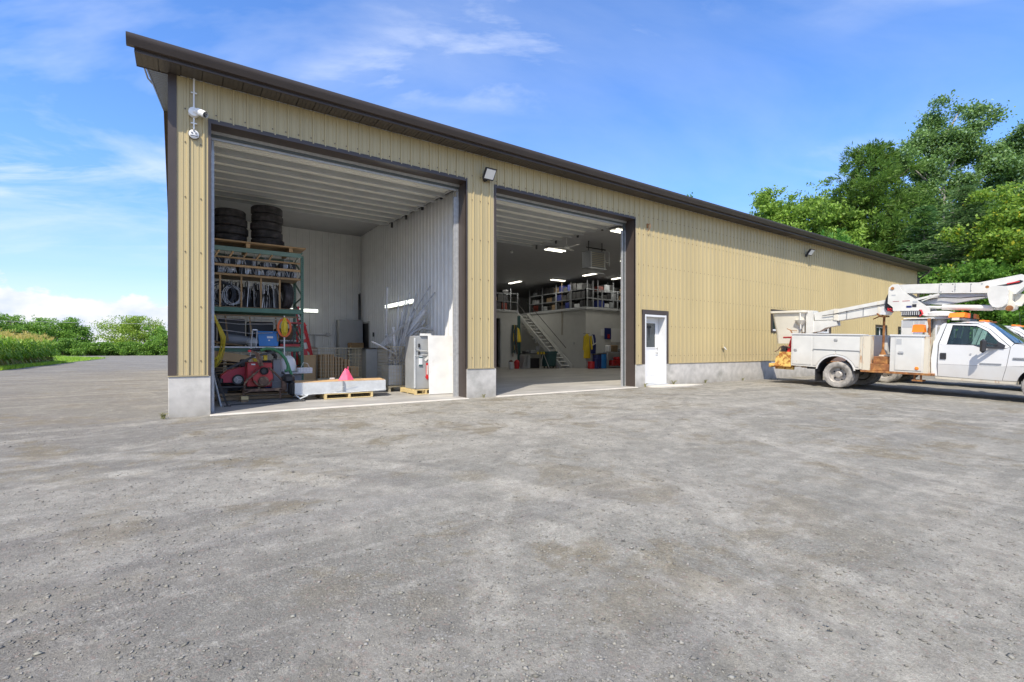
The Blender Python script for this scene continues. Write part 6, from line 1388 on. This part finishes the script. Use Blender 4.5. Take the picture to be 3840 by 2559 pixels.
# shelving and stored boxes on the mezzanine
CN=dict(navy='dark blue',black='black',grey='grey',darksteel='dark metal',blue='bright blue',red='dull red',card='brown cardboard',greenbin='dark teal',ltgrey='pale grey'); ON=['first','second','third','fourth','fifth','sixth','seventh','eighth','ninth','tenth','eleventh','twelfth','thirteenth']
colors=['navy','navy','black','grey','darksteel','dred','black','oldwood','darksteel','grey','black','black','darksteel','ltgrey']
M['dred']=mat('dark_red',(.16,.03,.02),.5); CN['dred']='dull red'; CN['oldwood']='brown'
def shelf(x0,y0,x1,y1,label,zs,H,first=False,sd=1):
    """steel shelving, footprint x0..x1,y0..y1"""
    o=thing('storage_shelf',label,'shelf',((x0+x1)/2,(y0+y1)/2,3.70)); rs=random.Random(sd)
    alongx=(x1-x0)>(y1-y0); L_=(x1-x0) if alongx else (y1-y0); n=max(1,int(L_/1.2)); 
    for k in range(n+1):
        f=k/n
        for side_ in (0,1):
            X=(x0+(x1-x0)*f) if alongx else (x0,x1)[side_]; Y=(y0,y1)[side_] if alongx else (y0+(y1-y0)*f); MB().box(X-.025,X+.025,Y-.025,Y+.025,3.70,H).build('post','grey',o)
    for z in zs: MB().box(x0,x1,y0,y1,z,z+.035).build('shelf_plate','grey',o)
    cnt=0
    for zi,z in enumerate(zs):
        p=.08; ci=0
        while p<L_-.3:
            w=rs.uniform(.25,.55); h=rs.uniform(.2,.46) if zi<2 else rs.uniform(.15,.5)
            if rs.random()<.94:
                a=(x0+p,x0+p+w,y0+.04,y1-.04) if alongx else (x0+.04,x1-.04,y0+p,y0+p+w)
                m=rs.choice(colors); one('storage_box',MB().box(a[0],a[1],a[2],a[3],z+.036,z+.036+h,.02),m,'%s box, %s from the %s on the %s shelf %s'%(CN[m],ON[ci],'left' if alongx else 'corner',('bottom','middle','top')[zi],{1:'along the left mezzanine edge',2:'facing the door',3:'over the dark doorway'}[sd]),'box','stored boxes on the mezzanine shelving'); ci+=1
            p+=w+.05
    return o
shelf(20.6,11.5,21.1,17.4,'row of shelving along the left edge of the mezzanine',(3.76,4.3,4.85),5.4,sd=1)
shelf(21.5,11.5,25.6,12.0,'row of shelving facing the door on the right of the mezzanine',(3.76,4.25,4.75),5.45,sd=2)
shelf(13.2,16.3,18.2,16.8,'row of shelving over the dark doorway at the far left',(3.76,4.3,4.8),5.2,sd=3)
# things on the bay floor
bn=thing('trash_bin','large blue-green round trash bin on wheels at the foot of the stairs','bin',(18.8,13.0,0))
MB().lathe([(0,.12),(.40,.12),(.42,.16),(.50,.92),(.54,.93),(.55,1.02),(.50,1.03),(.49,.95),(.38,.2)],28,(18.8,13.0,0)).build('bin_body','greenbin',bn)
for a in range(4): MB().box(18.8+.28*math.cos(a*1.57+.7)-.03,18.8+.28*math.cos(a*1.57+.7)+.03,13+.28*math.sin(a*1.57+.7)-.03,13+.28*math.sin(a*1.57+.7)+.03,0,.12).build('caster','black',bn)
st=thing('saw_stand','folding work stand with splayed pale legs carrying a saw and tools','stand',(17.3,12.6,0))
MB().box(16.5,18.25,12.4,12.9,.86,.92,.01).build('top_rail','darksteel',st)
for a,b in (((16.75,12.5,.88),(16.30,12.4,0)),((16.85,12.8,.88),(17.1,13.0,0)),((17.95,12.5,.88),(17.65,12.4,0)),((18.0,12.5,.88),(18.4,12.45,0))): MB().tube(a,b,.022,8).build('leg','wire',st)
for x in (17.45,17.7,17.9): MB().box(x,x+.10,12.38,12.48,.86,1.0,.01).build('clamp','yellow',st)
MB().box(17.0,17.5,12.45,12.85,.92,1.08,.02).lathe([(0,0),(.15,0),(.15,.02),(0,.02)],18,(17.55,12.5,1.22),'y').beam((17.5,12.6,1.1),(17.75,12.6,1.35),.08,.12).build('mitre_saw','grey',st)
MB().box(16.6,16.9,12.45,12.8,.92,1.06,.03).build('tool_case','black',st)
for i,(x,y,w,h,m,lb,c) in enumerate(((16.05,13.1,.32,.42,'doorwhite','white bucket with brown rags left of the saw stand','bucket'),(16.67,13.4,.34,.42,'ladderred','round red bucket under the left end of the saw stand','bucket'))):
    o=thing('bucket',lb,c,(x,y,0)); MB().lathe([(0,.01),(w*.42,.01),(w*.52,h),(w*.48,h),(w*.38,.04)],20,(x,y,0)).build('pail','doorwhite' if i==0 else m,o); MB().lathe([(0,h+.12),(w*.3,h+.08),(w*.48,h-.02)],9,(x,y,0)).build('rags' if i==0 else 'lid','brownrust' if i==0 else 'ladderred',o)
for i,(x,w,h,m,lb) in enumerate(((17.2,.22,.80,'ltgrey','left pale upright carton under the saw stand'),(17.5,.22,.80,'ltgrey','right pale upright carton under the saw stand'),(17.95,.7,.62,'black','dark box in the shadow between the saw stand and the bin'))):
    one('floor_box',MB().box(x-w/2,x+w/2,13.3,13.7,0,h,.01),m,lb,'box')
hc_=thing('hanging_gear','harnesses and ropes hanging on the wall left of the stairs','ropes',(18.15,15.7,1.2))
for k in range(10): x=17.95+random.uniform(0,.42); MB().path([(x,15.74,2.75),(x+random.uniform(-.08,.08),15.70,1.9),(x+random.uniform(-.1,.1),15.72,.9+random.uniform(-.3,.3))],random.uniform(.02,.045),6).build('strap',random.choice(['black','grey','brownrust','yellow','greenbin']),hc_)
tb_=thing('teal_locker','tall teal metal locker beside the top of the stairs','locker',(18.7,16.4,0)); MB().box(18.5,18.95,16.2,16.6,0,3.4,.01).build('carcass','greenbin',tb_)
MB().lathe([(.0,2.6),(.12,2.5),(.22,2.0),(.26,1.65),(.2,1.62)],12,(18.55,16.0,0)).build('yellow_jacket','yellow',tb_)
cl=thing('yellow_raincoat','long yellow raincoat hanging at the corner of the white mezzanine wall','coat',(20.1,11.1,1.4))
mb=MB(); loft(mb,[[(20.15+.28*q*math.cos(a)*1.0,11.05+.07*math.sin(a),z) for a in [2*PI*k/14 for k in range(14)]] for z,q in ((.62,1.0),(.95,.95),(1.5,.75),(1.95,.62),(2.08,.25))]); mb.build('coat_body','yellow',cl); MB().tube((19.9,11.1,2.10),(20.4,11.1,2.10),.012,5).build('hanger','darksteel',cl)
MB().tube((19.92,11.0,1.95),(19.84,11.0,1.1),.07,8,.06).tube((20.40,11.0,1.95),(20.5,11.0,1.15),.07,8,.06).build('sleeve','yellow',cl)
c2=thing('dark_jacket','dark jacket with pale reflective stripes hanging beside the yellow raincoat','coat',(20.65,11.1,1.6)); mb=MB(); loft(mb,[[(20.68+.22*q*math.cos(a),11.06+.08*math.sin(a),z) for a in [2*PI*k/12 for k in range(12)]] for z,q in ((.9,.9),(1.4,1.0),(1.8,.9),(2.05,.4))]); mb.build('jacket_body','navy',c2); MB().beam((20.5,10.96,1.40),(20.85,10.96,1.55),.02,.06).beam((20.5,10.96,2.0),(20.62,10.96,1.45),.02,.06).build('stripe','doorwhite',c2)
for i,(x,y,r_,h,m,lb) in enumerate(((20.78,10.85,.26,.82,'navy','taller dark blue drum with a dark lid below the jackets'),(21.25,10.9,.27,.86,'blue','blue drum right of the dark blue drum'),(20.15,10.7,.2,.38,'ladderred','red pail on the floor at the wall corner'),(20.45,10.6,.16,.55,'navy','small blue can between the red pail and the drums'))):
    o=thing('drum',lb,'drum',(x,y,0)); MB().lathe([(0,.01),(r_,.01),(r_*1.03,h*.5),(r_,h),(0,h)],20,(x,y,0)).build('drum_body',m,o); MB().lathe([(r_*1.06,h),(r_*1.06,h+.05),(0,h+.06)],20,(x,y,0)).build('lid','black' if i<2 else m,o)
ws_=thing('wall_shelf','two-level shelf on the white wall right of the drums','shelf',(22.3,10.95,0)); MB().box(21.6,23.6,10.75,11.18,.95,1.0).build('upper_shelf','ltgrey',ws_); MB().box(21.6,23.6,10.75,11.18,.08,.13).build('lower_shelf','ltgrey',ws_)
for X in (21.62,23.55): MB().box(X,X+.04,10.78,11.15,0,.95).build('post','ltgrey',ws_)
for i,(x,w,z,h,m,lb,c) in enumerate(((21.75,.25,1.0,.40,'doorwhite','small white box at the left end of the upper wall shelf','box'),(22.2,.55,1.0,.42,'oldwood','brown leather bag on the upper wall shelf','bag'),(22.75,.2,1.0,.22,'grey','grey tin right of the brown bag','tin'),(22.35,.75,.13,.36,'red','red tool box on the lower wall shelf','toolbox'),(22.5,.3,.50,.18,'ladderred','round red container on top of the red tool box','container'),(23.1,.5,.13,.42,'black','black case right of the red tool box','case'),(23.45,.5,1.0,.24,'card','carton at the right end of the upper wall shelf','carton'))):
    one('shelf_item',MB().box(x-w/2,x+w/2,10.72,11.05,z+.002,z+h,.04),m,lb,c)
one('tall_carton',MB().box(23.15,23.75,10.4,10.7,0,1.25,.01),'card','tall brown carton leaning at the right door jamb in the second bay','carton')
po=thing('wall_poster','small dark framed poster with a red figure on the white wall','poster',(22.0,11.15,2.1)); MB().box(21.76,22.30,11.16,11.195,1.78,2.48).build('poster_sheet','navy',po); MB().box(21.98,22.18,11.152,11.158,1.84,2.10).build('red_print','red',po)
one('white_board',MB().box(22.34,23.8,11.16,11.195,1.6,2.46,.005),'doorwhite','blank white board beside the poster','board')
one('white_notice',MB().box(21.45,21.72,11.17,11.195,2.0,2.42),'doorwhite','small blank white notice left of the poster','notice')
one('hanging_pole',MB().tube((20.15,13.34,5.4),(20.15,13.34,2.07),.022,6),'oldwood','thin pale pole hanging down in front of the white mezzanine wall','pole')
one('wall_outlet',MB().box(20.17,20.198,12.2,12.3,1.45,1.6),'ltgrey','small outlet on the white wall left of the corner','outlet')
# ceiling fixtures
def ceilight(x0,y0,x1,y1,z,label,w=.26,drop=0):
    o=thing('ceiling_light',label,'light',((x0+x1)/2,(y0+y1)/2,z)); MB().beam((x0,y0,z+.05),(x1,y1,z+.05),w,.04).build('reflector','white',o)
    d=Vector((x1-x0,y1-y0,0)).normalized(); n_=Vector((-d.y,d.x,0))*w*.27
    for sg in (-1,1): MB().tube((x0+n_.x*sg,y0+n_.y*sg,z),(x1+n_.x*sg,y1+n_.y*sg,z),.022,8).build('tube','tube',o)
    if drop:
        for f in (.2,.8): MB().tube((x0+(x1-x0)*f,y0+(y1-y0)*f,z+.06),(x0+(x1-x0)*f,y0+(y1-y0)*f,5.65),.006,4).build('hanger_wire','wire',o)
ceilight(13.25,6.30,14.25,6.30,5.52,'lit ceiling light behind the fan in the second bay',.42,1)
ceilight(13.2,2.3,14.4,2.3,5.52,'lit ceiling light cut by the right jamb of the second door',.5,1)
ceilight(18.2,6.5,19.4,6.5,5.55,'lit ceiling light beyond the unit heater',.3)
ceilight(18.25,15.2,18.25,16.5,5.55,'thin lit tube at the far left over the mezzanine')
ceilight(19.4,13.5,20.5,13.5,5.55,'lit tube over the middle of the mezzanine')
ceilight(20.0,10.0,20.0,11.2,5.55,'lit tube over the mezzanine corner')
ceilight(22.45,10.2,22.45,11.2,5.55,'lit tube over the mezzanine by the right jamb')
fn=thing('ceiling_fan','white ceiling fan on a long rod in the second bay','fan',(12.56,4.17,5.65)); fx,fy=12.56,4.17
MB().lathe([(0,5.648),(.06,5.645),(.05,5.56),(.015,5.54)],12,(fx,fy,0)).build('canopy','white',fn); MB().tube((fx,fy,5.6),(fx,fy,5.18),.014,6).build('rod','white',fn); MB().lathe([(0,5.06),(.09,5.08),(.11,5.14),(.05,5.2),(0,5.2)],16,(fx,fy,0)).build('motor','white',fn)
for k in range(3):
    a=k*2.094+.5; MB().beam((fx+.1*math.cos(a),fy+.1*math.sin(a),5.12),(fx+.68*math.cos(a),fy+.68*math.sin(a),5.13),.13,.012).build('blade','white',fn)
hx,hy=14.45,4.4
ht=thing('unit_heater','boxy unit heater with louvres hanging from the ceiling of the second bay','heater',(hx,hy,4.7))
MB().box(hx-.42,hx+.42,hy-.02,hy+.5,4.55,5.25,.02).build('heater_case','grey',ht)
for k in range(8): MB().beam((hx-.36,hy-.05,4.62+k*.075),(hx+.36,hy-.05,4.62+k*.075),.05,.012).build('louvre','cage',ht)
for X in (hx-.40,hx+.37): MB().box(X,X+.03,hy-.06,hy-.022,4.55,5.2).build('case_edge','ltgrey',ht)
MB().box(hx-.48,hx+.48,hy-.06,hy+.02,4.50,4.545).build('bottom_rail','ltgrey',ht); MB().box(hx-.45,hx+.35,hy-.05,hy+.1,4.32,4.35).build('drip_tray','ltgrey',ht)
MB().box(hx-.5,hx+.6,hy+.1,hy+.14,5.36,5.40).box(hx-.40,hx-.37,hy+.1,hy+.13,5.25,5.65).box(hx+.37,hx+.40,hy+.1,hy+.13,5.25,5.65).build('hanger','darksteel',ht)
MB().path([(hx+.42,hy+.1,4.9),(hx+.75,hy+.1,4.85),(hx+.8,hy+.1,4.7),(hx+.8,hy+.1,5.3),(hx+.6,hy+.1,5.38)],.02,6).build('gas_pipe','ltgrey',ht)
one('smoke_detector',MB().lathe([(0,5.52),(.06,5.53),(.08,5.58),(.05,5.645),(0,5.648)],14,(12.5,7.9,0)),'doorwhite','small white detector on the ceiling of the second bay','detector')

# the lit fixtures give real light
def fixlamp(x,y,z,sx,sy,e,rot=(0,0,0)):
    l=bpy.data.lights.new('fixture_lamp','AREA'); l.shape='RECTANGLE'; l.size=sx; l.size_y=sy; l.energy=e; l.color=(1,.97,.88); o=bpy.data.objects.new('fixture_lamp',l); COL.objects.link(o); o.location=(x,y,z); o.rotation_euler=rot
for x,y,z,sx,sy in ((13.75,6.3,5.47,1.2,.4),(13.8,2.3,5.47,1.2,.4),(18.8,6.5,5.50,1.2,.25),(18.25,15.85,5.50,.25,1.2),(19.95,13.5,5.50,1.1,.25),(20,10.6,5.5,.25,1.2),(22.45,10.7,5.5,.25,1.0)): fixlamp(x,y,z,sx,sy,20)
fixlamp(5.90,4.8,2.62,.12,2.2,12,(0,R(90),0)); fixlamp(3.9,8.92,2.60,.95,.12,7,(R(-90),0,0))
